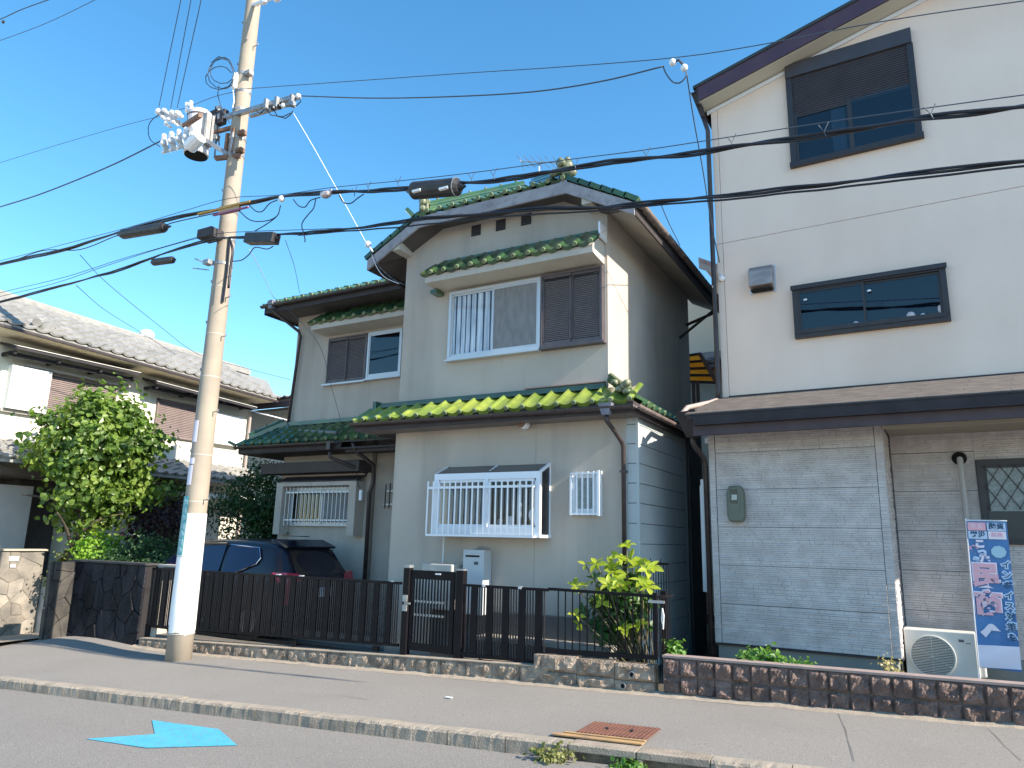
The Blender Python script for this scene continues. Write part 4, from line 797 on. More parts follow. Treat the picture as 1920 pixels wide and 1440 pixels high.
# upper shuttered window
def rwin(x0, x1, z0, z1, **k): return window(RH, x0, x1, z0, z1, VU, BRZ2, frame=FR, **k)
w1_ = MB().box(1.145, 2.875, VU - .09, VU + .02, 7.12, 7.36).build('shutter_case', SHK, RH, FR, bevel=.004)
wn = MB().box(1.145, 1.23, VU - .07, VU, 5.66, 7.119).box(2.80, 2.885, VU - .07, VU, 5.66, 7.119).box(1.13, 2.90, VU - .08, VU, 5.62, 5.70).build('window', BRZ2, RH, FR, bevel=.003)
sl_ = MB(); z = 6.46
while z < 7.115: sl_.add([(1.23, VU - .035, z), (2.80, VU - .035, z), (2.80, VU - .052, z + .012), (1.23, VU - .052, z + .012), (1.23, VU - .052, z + .026), (2.80, VU - .052, z + .026), (1.23, VU - .035, z + .038), (2.80, VU - .035, z + .038)], [(0, 1, 2, 3), (3, 2, 5, 4), (4, 5, 7, 6)]); z += .038
o = sl_.build('roller_shutter', SHK, wn, FR, fix=False); o['kind'] = 'stuff'
MB().box(1.23, 2.80, VU - .045, VU - .03, 6.43, 6.459).build('shutter_bottom_rail', BRZ2, wn, FR)
MB().box(1.24, 2.0, VU - .03, VU - .025, 5.70, 6.5).box(2.02, 2.8, VU - .05, VU - .045, 5.70, 6.5).build('pane', GLD, wn, FR); MB().box(1.97, 2.03, VU - .06, VU - .02, 5.70, 6.5).box(1.23, 1.27, VU - .05, VU - .015, 5.7, 6.5).build('sash', BRZ2, wn, FR)
MB().box(1.23, 2.8, VU - .008, VU - .004, 5.7, 6.6).build('room_backing', DBLUE, wn, FR); curtain(wn, 1.74, 1.93, 5.7, 6.5, VU - .018, mat('pale_blue_cloth', (0.35, 0.42, 0.5)), .004, .1, FR)
# long low window
wn = rwin(1.045, 2.975, 2.945, 3.715, sashes=[(1.12, 1.99, 'dark'), (1.96, 2.90, 'dark')], fw=.075, dep=.10, proud=.085)
MB().box(1.03, 2.99, VU - .115, VU - .086, 3.665, 3.73).box(1.08, 2.94, VU - .10, VU - .086, 3.0, 3.06).build('outer_trim', BRZ2, wn, FR)
MB().box(1.12, 2.9, VU - .008, VU - .004, 3.0, 3.65).build('room_backing', DBLUE, wn, FR)
MB().ball((1.85, VU - .03, 3.06), .05, 8, 5).ball((2.52, VU - .03, 3.08), .06, 8, 5).ball((2.66, VU - .03, 3.06), .04, 8, 5).ball((2.86, VU - .03, 3.12), .05, 8, 5, (.6, .5, 1.4)).build('sill_ornament', mat('pink_white_toy', (0.6, 0.5, 0.5), (0.5, 0.5, 0.52), scale=9), wn, FR, smooth=True)
for u in (1.22, 2.05): MB().ball((u, VU - .088, 3.50), .028, 8, 4, (1, .3, .6)).build('window_sticker', WHT, wn, FR)
# vent hood
vh = MB().prism([(VU, 4.12), (VU - .12, 4.11), (VU - .19, 4.03), (VU - .19, 3.80), (VU - .02, 3.745), (VU, 3.745)], 'x', .46, .80).build('vent_hood', mat('brushed_hood', (0.28, 0.24, 0.24), (0.4, 0.35, 0.34), scale=4, rough=.45, metal=.5, stretch=(1, 1, 3)), RH, FR, bevel=.008)
MB().box(.44, .82, VU - .02, VU - .001, 3.72, 4.14).build('hood_flange', ALU, vh, FR); bx('hood_mouth', HOLE, vh, .48, .78, VU - .17, VU - .02, 3.735, 3.744, FR)
# lower roof over the ground floor
lr2 = MB().slab([(-.18, -.62, 1.70), (5, -.62, 1.70), (5, VU, 2.15), (-.05, VU, 2.15)], (0, 0, -.04)).build('lower_roof', FASC, RH, FR)
for k in range(7):
    v0 = -.64 + k * .192; z0 = 1.725 + (k * .192) * .341
    u = -.20 + k * .02; n_ = 0
    while u < 4.9:
        u2 = min(4.95, u + (.91 if (n_ or k % 2 == 0) else .46)); MB().add([(u, v0, z0 - .018), (u2 - .003, v0, z0 - .018), (u2 - .003, v0 + .22, z0 + .062), (u, v0 + .22, z0 + .062), (u, v0, z0 + .004), (u2 - .003, v0, z0 + .004), (u2 - .003, v0 + .22, z0 + .078), (u, v0 + .22, z0 + .078)], [(0, 1, 5, 4), (4, 5, 6, 7), (1, 2, 6, 5), (3, 0, 4, 7)]).build('slate', SLATE, lr2, FR); u = u2; n_ += 1
MB().box(.06, 5, VU - .05, VU - .001, 2.13, 2.19).build('wall_flashing', FASC, lr2, FR)
GD = mat('dark_brown_gutter', (0.028, 0.022, 0.025), (0.04, 0.032, 0.036), rough=.6, spec=.3)
MB().box(-.07, 5, -.69, -.62, 1.57, 1.695).box(-.07, 5, -.70, -.62, 1.685, 1.705).box(-.07, 5, -.705, -.62, 1.555, 1.575).build('gutter', GD, RH, FR)
MB().box(-.10, 5, -.618, -.57, 1.43, 1.66).build('fascia_board', mat('purple_brown_fascia', (0.06, 0.042, 0.05), (0.075, 0.055, 0.06)), RH, FR)
MB().box(-.09, 5, -.57, VU, 1.52, 1.56).build('eave_soffit', FASC, RH, FR); bx('porch_trim', mat('beige_trim', (0.42, 0.38, 0.3)), RH, 2.10, 5, -.02, .02, 1.47, 1.54, FR)
bx('porch_ceiling', mat('porch_ceiling', (0.3, 0.27, 0.22)), RH, 2.12, 5, .021, .9, 1.50, 1.519, FR)
MB().add([(-.42, -.40, 1.80), (-.10, -.52, 1.80), (-.08, -.30, 1.80), (-.38, -.2, 1.8), (-.28, -.36, 1.45), (-.14, -.42, 1.45), (-.12, -.3, 1.45), (-.26, -.26, 1.45)], [(0, 1, 5, 4), (1, 2, 6, 5), (2, 3, 7, 6), (3, 0, 4, 7), (4, 5, 6, 7), (3, 2, 1, 0)]).build('rainwater_head', GD, RH, FR)
pipe(RH, [FR @ Vector(p) for p in [(-.2, -.34, 1.46), (-.2, -.3, 1.35), (-.15, -.02, 1.2), (-.15, .05, 1.1), (-.15, .05, -1.4)]], .035, clips=())
MB().box(-.16, -.02, .1, .25, 1.42, 1.5).build('pipe_bracket', WHT, RH, FR)
# ledgestone cladding: random courses of thin stones on backing panels
MB().box(-.06, 2.09, .02, .9, -1.24, 1.52).build('ground_floor_wall', mat('clad_back', (0.15, 0.15, 0.16)), RH, FR); MB().box(2.085, 5.2, .905, 1.1, -1.6, 1.52).build('porch_wall', mat('clad_back', (0.15, 0.15, 0.16)), RH, FR)
def clad(u0, u1, z0, z1, v, name, rr, axis='u'):
    b = MB(); z = z0
    while z < z1 - .012:
        h = rr.choice([.022, .026, .03, .045]); h = min(h, z1 - z); u = u0
        while u < u1 - .001:
            l = rr.uniform(.06, .38) if h < .04 else rr.uniform(.05, .22); l = min(l, u1 - u); 
            if u1 - (u + l) < .03: l = u1 - u
            d = rr.uniform(.002, .013); g = .0018
            if axis == 'u': b.add([(u + g, v - d, z + g), (u + l - g, v - d, z + g), (u + l - g, v - d, z + h - g), (u + g, v - d, z + h - g), (u, v, z), (u + l, v, z), (u + l, v, z + h), (u, v, z + h)], [(0, 1, 2, 3), (4, 5, 1, 0), (5, 6, 2, 1), (6, 7, 3, 2), (7, 4, 0, 3)])
            else: b.add([(v + d, u + g, z + g), (v + d, u + l - g, z + g), (v + d, u + l - g, z + h - g), (v + d, u + g, z + h - g), (v, u, z), (v, u + l, z), (v, u + l, z + h), (v, u, z + h)], [(0, 1, 2, 3), (4, 5, 1, 0), (5, 6, 2, 1), (6, 7, 3, 2), (7, 4, 0, 3)])
            u += l
        z += h
    o = b.build(name, LEDGE, RH, FR, fix=False); o['kind'] = 'stuff'; return o
rr = random.Random(11)
zs = [-1.24, -.742, -.744 + .5, -.243 + .506, 1.5]
zs = [-1.24, -.739, -.243, .258, .76, 1.262, 1.52]
for a, b_ in zip(zs[:-1], zs[1:]):
    clad(.008, 2.0, a + .003, b_ - .003, .018, 'ledgestone_panel', rr)
clad(-.085, .0, -1.24, 1.52, .012, 'corner_ledgestone', rr); clad(2.006, 2.095, -1.24, 1.52, .012, 'corner_ledgestone', rr)
clad(.02, .9, -1.24, 1.52, 2.092, 'return_ledgestone', rr, 'v')
for a, b_ in zip(zs[:-1], zs[1:]): clad(2.12, 3.06, a + .003, b_ - .003, .903, 'ledgestone_panel', rr)
clad(3.06, 5.1, 1.15, 1.50, .903, 'ledgestone_panel', rr)
clad(3.06, 3.9, -1.24, .1, .903, 'ledgestone_panel', rr)
bx('base_flashing', BRZ2, RH, -.09, 2.11, -.005, .9, -1.265, -1.243, FR); bx('foundation', mat('grey_green_foundation', (0.2, 0.22, 0.2), (0.25, 0.26, 0.24), scale=3, rough=.95), RH, -.05, 2.05, .03, .9, -1.9, -1.266, FR)
bx('foundation', mat('grey_green_foundation', (0.2, 0.22, 0.2)), RH, 2.1, 5.1, .9, 1.0, -1.9, -1.25, FR)
# lattice window in the porch
wn = window(RH, 3.07, 4.2, .10, 1.14, .90, BRZ2, [(3.14, 4.1, 'obscure')], FR, fw=.075, dep=.09, proud=.06)
bx('sill_panel', mat('dark_lower_panel', (0.02, 0.025, 0.03), rough=.3), wn, 3.14, 4.1, .83, .85, .17, .50, FR)
lt_ = MB()
for k in range(-4, 9):
    for sg in (-1, 1):
        u0 = 3.14 + k * .16; za, zb_ = .52, 1.07
        a = (u0, za), (u0 + (zb_ - za) * .62, zb_)
        if sg < 0: a = (u0, zb_), (u0 + (zb_ - za) * .62, za)
        (ua, z1_), (ub, z2_) = a
        if ub <= 3.14 or ua >= 4.1: continue
        t0 = max(0, (3.14 - ua) / (ub - ua)); t1 = min(1, (4.1 - ua) / (ub - ua))
        P0, P1 = (ua + (ub - ua) * t0, .826, z1_ + (z2_ - z1_) * t0), (ua + (ub - ua) * t1, .826, z1_ + (z2_ - z1_) * t1)
        lt_.beam(P0, P1, .01, .010, up=(0, 1, 0))
lt_.build('lattice_bars', FASC, wn, FR)
MB().tube([(2.90, .89, 1.165), (2.90, .80, 1.16), (2.90, .79, 1.05), (2.905, .80, .4), (2.91, .80, -1.2)], .035, 8).build('refrigerant_duct', mat('duct_grey', (0.4, 0.38, 0.37), rough=.6), RH, FR); MB().ball((2.895, .86, 1.17), .085, 12, 6, (1, .6, 1)).build('duct_cover', HOLE, RH, FR, smooth=True)
# items by the right house
me_ = empty('electric_meter', (0, 0, 0), 'rounded olive-grey electricity meter box on the grey ledgestone wall', 'meter box', M=FR @ Matrix.Translation((.28, 0, .3)))
pts = [(.28 + .115 * sx, z) for sx, z in ((-.75, .32), (.75, .32), (1, .40), (1.0, .70), (.72, .80), (-.72, .80), (-1, .70), (-1, .40))]
MB().prism(pts, 'y', -.12, .0).build('casing', mat('olive_casing', (0.115, 0.125, 0.095), (0.14, 0.15, 0.115), scale=6, rough=.5), me_, FR, bevel=.025)
bx('meter_window', mat('dark_lens', (0.01, 0.015, 0.015), rough=.1), me_, .225, .315, -.125, -.119, .565, .755, FR); bx('meter_dial', mat('meter_card', (0.4, 0.45, 0.4), (0.55, 0.58, 0.55), scale=60), me_, .24, .31, -.128, -.1255, .61, .68, FR)
wc = MB().box(-.30, -.22, .25, .33, -.62, .84).box(-.29, -.24, .26, .31, .84, .93).build('wall_cable_duct', WHT, None, FR); tag(wc, 'narrow white vertical duct in the dark gap between the two houses', 'duct')
AC = empty('air_conditioner', (0, 0, 0), 'white air conditioner outdoor unit with round fan grille behind the brown block wall', 'air conditioner', M=FR @ Matrix.Translation((2.48, .5, -1.5)))
bx('casing', mat('ivory_enamel', (0.66, 0.65, 0.6), rough=.4), AC, 2.115, 2.855, .36, .62, -1.48, -.925, FR, bevel=.012); bx('side_cover', mat('ivory_enamel', (0.66, 0.65, 0.6)), AC, 2.855, 2.93, .42, .6, -1.42, -1.15, FR, bevel=.02)
cx, cz = 2.40, -1.22; MB().tube([(cx, .359, cz), (cx, .352, cz)], .225, 32).build('fan_recess', mat('fan_shadow', (0.13, 0.12, 0.10)), AC, FR)
fg = MB(); n = 40
fg.tube([(cx + .232 * math.cos(2 * math.pi * k / n), .345, cz + .232 * math.sin(2 * math.pi * k / n)) for k in range(n + 1)], .010, 5)
fo = fg.build('fan_guard', mat('ivory_enamel', (0.66, 0.65, 0.6)), AC, FR)
gl = MB()
for k in range(-12, 13):
    z = k * .018; hw = math.sqrt(.225 ** 2 - z * z) if abs(z) < .225 else 0
    gl.tube([(cx - hw, .342, cz + z), (cx + hw, .342, cz + z)], .0042, 4)
for a in (30, 90, 150): gl.tube([(cx - .225 * math.cos(R(a)), .337, cz - .225 * math.sin(R(a))), (cx + .225 * math.cos(R(a)), .337, cz + .225 * math.sin(R(a)))], .0018, 4)
gl.build('grille_wires', mat('ivory_enamel', (0.66, 0.65, 0.6)), fo, FR)
MB().box(2.68, 2.735, .355, .3595, -1.035, -1.005).box(2.75, 2.80, .355, .3595, -1.05, -1.04).build('badge', mat('grey_print', (0.12, 0.13, 0.14)), AC, FR)

# campaign banner
FB = FR @ Matrix.Translation((3.07, .10, -.45)) @ Matrix.Rotation(R(1.0), 4, 'Y')
fl = empty('banner', (0, 0, 0), 'vertical blue and pink banner with Japanese lettering beside the air conditioner', 'banner', M=FB @ Matrix.Translation((0, 0, -.8)))
BLUE = mat('banner_blue', (0.07, 0.19, 0.42), (0.11, 0.26, 0.52), scale=2, rough=.7); BW = mat('banner_white_blue', (0.6, 0.72, 0.9), rough=.7); BP = mat('banner_pink', (0.85, 0.45, 0.52), rough=.7); BPW = mat('banner_pale_pink', (0.88, 0.78, 0.86), rough=.7)
b = MB(); n = 14; vs = []
for j in range(n + 1):
    z = .80 - 1.62 * j / n
    for i in range(5): u = -.195 + .39 * i / 4; vs.append((u, .012 * math.sin(j * .9 + i * 1.2) * (j / n), z))
b.add(vs, [(j * 5 + i, j * 5 + i + 1, (j + 1) * 5 + i + 1, (j + 1) * 5 + i) for j in range(n) for i in range(4)]); b.build('cloth', BLUE, fl, FB, smooth=True, fix=False)
b = MB(); vs = []
for j in range(5):
    z = -.575 - .24 * j / 4
    for i in range(5): vs.append((-.194 + .388 * i / 4, -.022 + .012 * math.sin(j * 1.4 + i), z + (.02 * i / 4)))
b.add(vs, [(j * 5 + i, j * 5 + i + 1, (j + 1) * 5 + i + 1, (j + 1) * 5 + i) for j in range(4) for i in range(4)]); b.build('hem_panel', BPW, fl, FB, smooth=True, fix=False)
MB().tube([(-.2, .01, .81), (.2, .01, .81)], .008, 6).tube([(-.2, .03, .83), (-.2, .03, -1.05)], .010, 6).build('banner_pole', WHT, fl, FB)
def plate(u0, u1, z0, z1, m, y=-.016): return bx('print_panel', m, fl, u0, u1, y, y + .002, z0, z1, FB)
plate(-.188, -.012, .695, .785, BP); plate(.0, .178, .695, .785, BW); plate(-.188, -.005, .60, .688, BW); plate(.005, .178, .60, .688, BPW)
def fr_txt(u, z, y=-.02): return FB @ Matrix.Translation((u, y, z)) @ Matrix.Rotation(R(90), 4, 'X')
INK = mat('banner_ink', (0.03, 0.09, 0.17), rough=.7)
text_mesh('lettering', '融資', .075, INK, fl, fr_txt(.09, .742), .002); text_mesh('lettering', '労災', .075, INK, fl, fr_txt(-.096, .646), .002)
text_mesh('lettering', '年金', .06, BPW, fl, fr_txt(-.1, .742)); text_mesh('lettering', '税務', .06, BP, fl, fr_txt(.09, .646))
for ch, u, z, m in (('こ', -.085, .54, BPW), ('ま', -.15, .47, BP), ('っ', -.07, .45, BW), ('た', -.05, .38, BPW), ('ら', -.13, .345, BW)):
    text_mesh('lettering', ch, .10, m, fl, fr_txt(u, z, -.021), .009)
MB().prism([(.09 + .075 * math.cos(a * .7), .46 + .07 * math.sin(a * .7)) for a in range(9)], 'y', -.018, -.016).build('print_panel', mat('pale_cyan_print', (0.42, 0.62, 0.72)), fl, FB)
for ch, z in (('民', .18), ('商', -.13)):
    text_mesh('lettering_outline', ch, .27, BPW, fl, fr_txt(-.055, z, -.019), .026); text_mesh('lettering', ch, .27, BP, fl, fr_txt(-.055, z, -.024), .012)
text_mesh('lettering', 'へ', .22, BPW, fl, fr_txt(-.03, -.43, -.021), .022)
for k, ch in enumerate('インボイス対策も'):
    z = .315 - k * .112; text_mesh('lettering_outline', ch, .088, BW, fl, fr_txt(.145, z, -.018), .014); text_mesh('lettering', ch, .088, INK, fl, fr_txt(.145, z, -.023), .001)

# ------------------------------------------------------------------ parked car
CARM = mat('dark_blue_black_paint', (0.010, 0.010, 0.018), (0.013, 0.013, 0.024), rough=.3, spec=.3, coat=.3, metal=.0)
CG = mat('tinted_car_glass', (0.010, 0.014, 0.05), (0.016, 0.022, 0.075), scale=.6, rough=.05, spec=.45, coat=.0); CHR = mat('chrome_trim', (0.7, 0.74, 0.85), rough=.12, metal=1.0)
XRr, YC, ZG = -9.30, 9.90, -1.74
car = empty('parked_car', (XRr - 2.3, YC, ZG), 'dark blue-black minivan parked behind the long sliding gate', 'car')
def cp(s, y, z): return (XRr - s, YC - y, ZG + z)
st = [ # s, belt z, top z, halfwidth body, halfwidth roof edge, sill z
 (0.00, .92, .96, .80, .70, .34), (.08, 1.02, 1.08, .84, .68, .30), (.22, 1.04, 1.30, .865, .66, .28), (.40, 1.04, 1.52, .875, .63, .26), (.52, 1.04, 1.60, .88, .64, .25), (.95, 1.03, 1.64, .885, .655, .25), (1.6, 1.01, 1.665, .89, .66, .24), (2.3, .99, 1.655, .89, .66, .24),
 (2.9, .97, 1.61, .89, .64, .24), (3.3, .95, 1.48, .885, .62, .24), (3.7, .94, 1.24, .88, .62, .25), (4.0, .93, 1.03, .865, .64, .25), (4.35, .86, .93, .83, .62, .27), (4.62, .72, .80, .75, .5, .32), (4.72, .55, .62, .66, .4, .36)]
def sec(q):
    s, bz, tz, hb, hr, sz = q
    h = [(hb * .9, sz), (hb, sz + .12), (hb, .62 if bz > .7 else (sz + bz) / 2 + .05), (hb - .02, bz), (hr + (.02), tz - .07 if tz - bz > .15 else tz - .02), (hr * .9, tz - .005), (hr * .5, tz + .02)]
    return [cp(s, y, z) for y, z in h] + [cp(s, 0, tz + .028)] + [cp(s, -y, z) for y, z in h[::-1]]
b = MB(); rows = [sec(q) for q in st]; m_ = len(rows[0])
b.add([p for r_ in rows for p in r_], [(i * m_ + k, i * m_ + k + 1, (i + 1) * m_ + k + 1, (i + 1) * m_ + k) for i in range(len(rows) - 1) for k in range(m_ - 1)] + [(i * m_ + m_ - 1, i * m_, (i + 1) * m_, (i + 1) * m_ + m_ - 1) for i in range(len(rows) - 1)] + [tuple(range(m_)), tuple((len(rows) - 1) * m_ + k for k in range(m_))])
body = b.build('body', CARM, car, smooth=True); sd_ = body.modifiers.new('sub', 'SUBSURF'); sd_.levels = 1; sd_.render_levels = 2
def lerp_st(s):
    for a, c in zip(st[:-1], st[1:]):
        if a[0] <= s <= c[0]:
            t = (s - a[0]) / (c[0] - a[0]); return [a[i] + (c[i] - a[i]) * t for i in range(6)]
def sidep(s, f, sg=1, off=.012):   # f 0 belt .. 1 roof edge
    q = lerp_st(s); y = (q[3] - .02) * (1 - f) + (q[4] + .02) * f; z = q[1] * (1 - f) + (q[2] - .07) * f
    return cp(s, sg * (y + off), z + off * .3)
for sg in (1, -1):
    quarter = [(.80, .62), (.92, .93), (1.25, .95), (1.66, .96), (1.64, .03), (1.35, .10), (.86, .42)]
    rear = [(1.74, .03), (1.77, .95), (2.66, .94), (2.72, .03)]; front = [(2.82, .04), (2.78, .93), (2.98, .9), (3.34, .78), (3.66, .30), (3.70, .05)]
    for nm, pl_ in (('quarter_window', quarter), ('rear_side_window', rear), ('front_side_window', front)):
        b = MB(); P = [Vector(sidep(s, f, sg)) for s, f in pl_]; c = sum(P, Vector()) / len(P); nrm = Vector((0, -.006 * sg, 0))
        b.add([c + nrm] + P, [(0, 1 + k, 1 + (k + 1) % len(P)) for k in range(len(P))]); o = b.build(nm, CG, car, smooth=True)
        if nm == 'quarter_window': MB().tube([P[k] + Vector((0, -.006 * sg, 0)) for k in (3, 2, 1, 0, 6, 5, 4)], .010, 5).build('chrome_trim', CHR, o)
        else: MB().tube([P[0] + Vector((0, -.006 * sg, 0)), P[-1] + Vector((0, -.006 * sg, 0))], .008, 5).build('chrome_trim', CHR, o)
    MB().tube([sidep(s, .985, sg, .02) for s in (1.76, 2.3, 2.8)], .02, 5).build('window_visor', mat('smoked_visor', (0.02, 0.02, 0.03), rough=.15), car)
    tl = MB().add([cp(.03, sg * .80, .86), cp(.03, sg * .52, .88), cp(.05, sg * .55, 1.04), cp(.10, sg * .82, 1.07), cp(.34, sg * .905, 1.06), cp(.42, sg * .905, 1.0), cp(.12, sg * .885, .86), cp(.02, sg * .79, .55), cp(.12, sg * .89, .55)], [(0, 1, 2, 3), (0, 3, 4, 5, 6), (0, 6, 8, 7)]); tl.v = [v + Vector((0, 0, .075)) for v in tl.v]
    tl.build('tail_light', mat('red_lens', (0.45, 0.02, 0.05), rough=.12, coat=1.0), car)
rg = MB().add([cp(.10, .60, 1.09), cp(.10, -.60, 1.09), cp(.40, -.55, 1.50), cp(.40, .55, 1.50)], [(0, 1, 2, 3)]); rg.v = [v + Vector((.022, 0, .012)) for v in rg.v]; rg.build('rear_window', mat('dark_rear_glass', (0.01, 0.01, 0.014), rough=.06, spec=.8), car)
MB().add([cp(.38, .60, 1.535), cp(.38, -.60, 1.535), cp(.72, -.62, 1.66), cp(.72, .62, 1.66), cp(.34, .60, 1.57), cp(.34, -.60, 1.57), cp(.68, -.6, 1.69), cp(.68, .6, 1.69)], [(0, 1, 5, 4), (4, 5, 6, 7), (0, 4, 7, 3), (1, 2, 6, 5)]).build('rear_spoiler', CARM, car)
MB().box(XRr - .7, XRr - .4, 9.6, 9.85, ZG + 1.74, ZG + 1.755).build('roof_aerial', CABLE, car)
MB().box(XRr - .015, XRr + .01, YC - .17, YC + .17, ZG + .72, ZG + .88).build('number_plate', WHT, car)
for s in (.85, 3.75):
    for sg in (1, -1):
        wl_ = MB().tube([cp(s, sg * .66, .32), cp(s, sg * .88, .32)], .33, 20).build('wheel', mat('tyre', (0.02, 0.02, 0.02), rough=.9), car, smooth=False); MB().tube([cp(s, sg * .86, .32), cp(s, sg * .889, .32)], .20, 12).build('rim', mat('alloy', (0.5, 0.5, 0.52), metal=.9, rough=.3), wl_)

# ------------------------------------------------------------------ utility pole
PX, PY = -10.31, 7.87
def prad(z): return .195 - (z + 1.9) * (.04 / 5.3) if z < 3.4 else .155 - (z - 3.4) * .0033
up_ = empty('utility_pole', (PX, PY, gz(PX, PY)), 'tall tapering concrete utility pole wrapped in white sheet at its foot', 'utility pole')
zs_ = [-2.05, -1.0, 0, 1.5, 3, 4.5, 6, 8, 10, 12.6]
MB().tube([(PX, PY, z) for z in zs_], [prad(z) for z in zs_], 36).build('shaft', CONC, up_, smooth=True)
b = MB(); n = 36; vs = []
for k in range(n + 1):
    a = 2 * math.pi * k / n; lo = -1.50 + .10 * noise.noise(Vector((math.cos(a) * 1.6, math.sin(a) * 1.6, 1))) + (.12 if math.sin(a) < -.2 and math.cos(a) < -.2 else 0)
    for z in (lo, -1.3, -.4, .33): vs.append((PX + (prad(z) + .009) * math.cos(a), PY + (prad(z) + .009) * math.sin(a), z))
b.add(vs, [(4 * k + q, 4 * k + 4 + q, 4 * k + 5 + q, 4 * k + 1 + q) for k in range(n) for q in range(3)]); b.build('white_wrap', WPAPER, up_, smooth=True, fix=False)
def band(z, h=.05, m=STEEL, r=.008, nm='band'): return MB().tube([(PX, PY, z - h / 2), (PX, PY, z + h / 2)], prad(z) + r, 24).build(nm, m, up_)
def strip(a0, a1, z0, z1, m, nm, off=.014):    # curved plate on the shaft; angles in degrees
    b = MB(); n = 6; vs = []
    for k in range(n + 1):
        a = R(a0 + (a1 - a0) * k / n)
        for z in (z0, z1): vs.append((PX + (prad(z) + off) * math.cos(a), PY + (prad(z) + off) * math.sin(a), z))
    b.add(vs, [(2 * k, 2 * k + 2, 2 * k + 3, 2 * k + 1) for k in range(n)]); return b.build(nm, m, up_, fix=False, smooth=True)
TEAL = mat('teal_plate', (0.08, 0.33, 0.36), (0.1, 0.38, 0.4), scale=8, rough=.5)
tp = strip(-127, -74, -.33, .60, TEAL, 'teal_sign_plate')
for k in range(7):
    a = R(-92); z = .50 - k * .125
    b = MB(); 
    for q in range(4):
        u = -.03 + .02 * q; hh = .035 * (1 + .5 * math.sin(k * 3 + q * 2)); 
        b.box(-.003, .003, u, u + .012, -hh, hh)
    b.build('plate_marking', mat('pale_print', (0.35, 0.55, 0.6)), up_, Matrix.Translation((PX + (prad(z) + .016) * math.cos(a), PY + (prad(z) + .016) * math.sin(a), z)) @ Matrix.Rotation(a, 4, 'Z'))
LIL = mat('pale_lilac_sticker', (0.72, 0.68, 0.78)); strip(-104, -72, .78, 1.10, LIL, 'sticker'); strip(-102, -68, 1.12, 1.22, LIL, 'sticker'); strip(-100, -70, 1.48, 1.84, LIL, 'sticker')
for z in (-1.52, -.35, .52, 1.28, 2.6, 3.35, 4.2): band(z, .012, mat('thin_band', (0.5, 0.47, 0.42)), .011 if z < .4 else .003)
for z, sgn in ((.55, 1), (1.35, -1), (2.0, 1), (2.75, -1), (3.3, 1), (3.6, -1), (4.0, 1), (4.35, -1), (6.1, -1), (8.7, -1), (8.95, 1), (9.6, -1), (9.9, 1)):
    r_ = prad(z); MB().tube([(PX + sgn * r_ * .85, PY - r_ * .5 * 0, z), (PX + sgn * (r_ + .12), PY, z), (PX + sgn * (r_ + .125), PY, z + .04)], .011, 5).build('step_bolt', STEEL, up_)
for z in (5.60, 5.08, 7.05, 6.72, 8.0, 7.62, 8.36, 4.62): band(z, .05)
for z in (8.32, 6.75, 7.1): MB().box(PX + .12, PX + .26, PY - .12, PY - .02, z - .04, z + .04).tube([(PX + .1, PY - .1, z), (PX + .3, PY - .14, z - .03)], .012, 5).build('band_bolt', RUST if z < 7.2 else STEEL, up_)
MB().box(PX - .16, PX - .10, PY - .15, PY - .10, 6.72, 7.15).box(PX + .02, PX + .08, PY - .17, PY - .13, 6.72, 7.2).build('brace_plate', RUST, up_)
# conduit down the right rear side + shadowed cable
MB().tube([(PX + .16, PY - .06, 5.1), (PX + .175, PY - .05, 4.5), (PX + .17, PY - .06, 3.9)], .022, 6).build('riser_cable', CABLE, up_)
def Pp(x, y, Y=7.7): return atY(x, y, Y)
# crossarm to the right, with brackets
ca = empty('crossarm', (PX, PY, 7.55), 'grey steel crossarm with clamps reaching right from the pole', 'crossarm')
a0, a1 = Pp(415, 222, 7.75), Pp(562, 180, 7.75)
MB().beam(a0, a1, .075, .075).beam(Pp(470, 218, 7.75), Pp(545, 195, 7.75), .05, .05).build('arm', STEEL, ca)
for x_, y_ in ((500, 190), (520, 186), (548, 182)): p = Pp(x_, y_ + 8, 7.70); MB().box(p.x - .03, p.x + .03, p.y - .05, p.y + .06, p.z - .09, p.z + .11).build('clamp', STEEL, ca)
for x_, y_ in ((512, 203), (524, 200)): p = Pp(x_, y_, 7.66); MB().ball(p, .05, 8, 5).build('cable_clamp', CABLE, ca)
for x_, y_ in ((531, 198), (559, 180)): p = Pp(x_, y_, 7.66); MB().ball(p, .045, 8, 6).build('insulator', PORC, ca, smooth=True)
for pts in ([(512, 203), (520, 218), (535, 222), (545, 215), (549, 208)], [(500, 205), (508, 216), (530, 219), (545, 212)], [(562, 182), (564, 190), (556, 198), (542, 200)], [(480, 208), (488, 213), (496, 205)]):
    MB().tube([Pp(x_, y_, 7.64) for x_, y_ in pts], .009, 5).build('jumper', CABLE, ca)
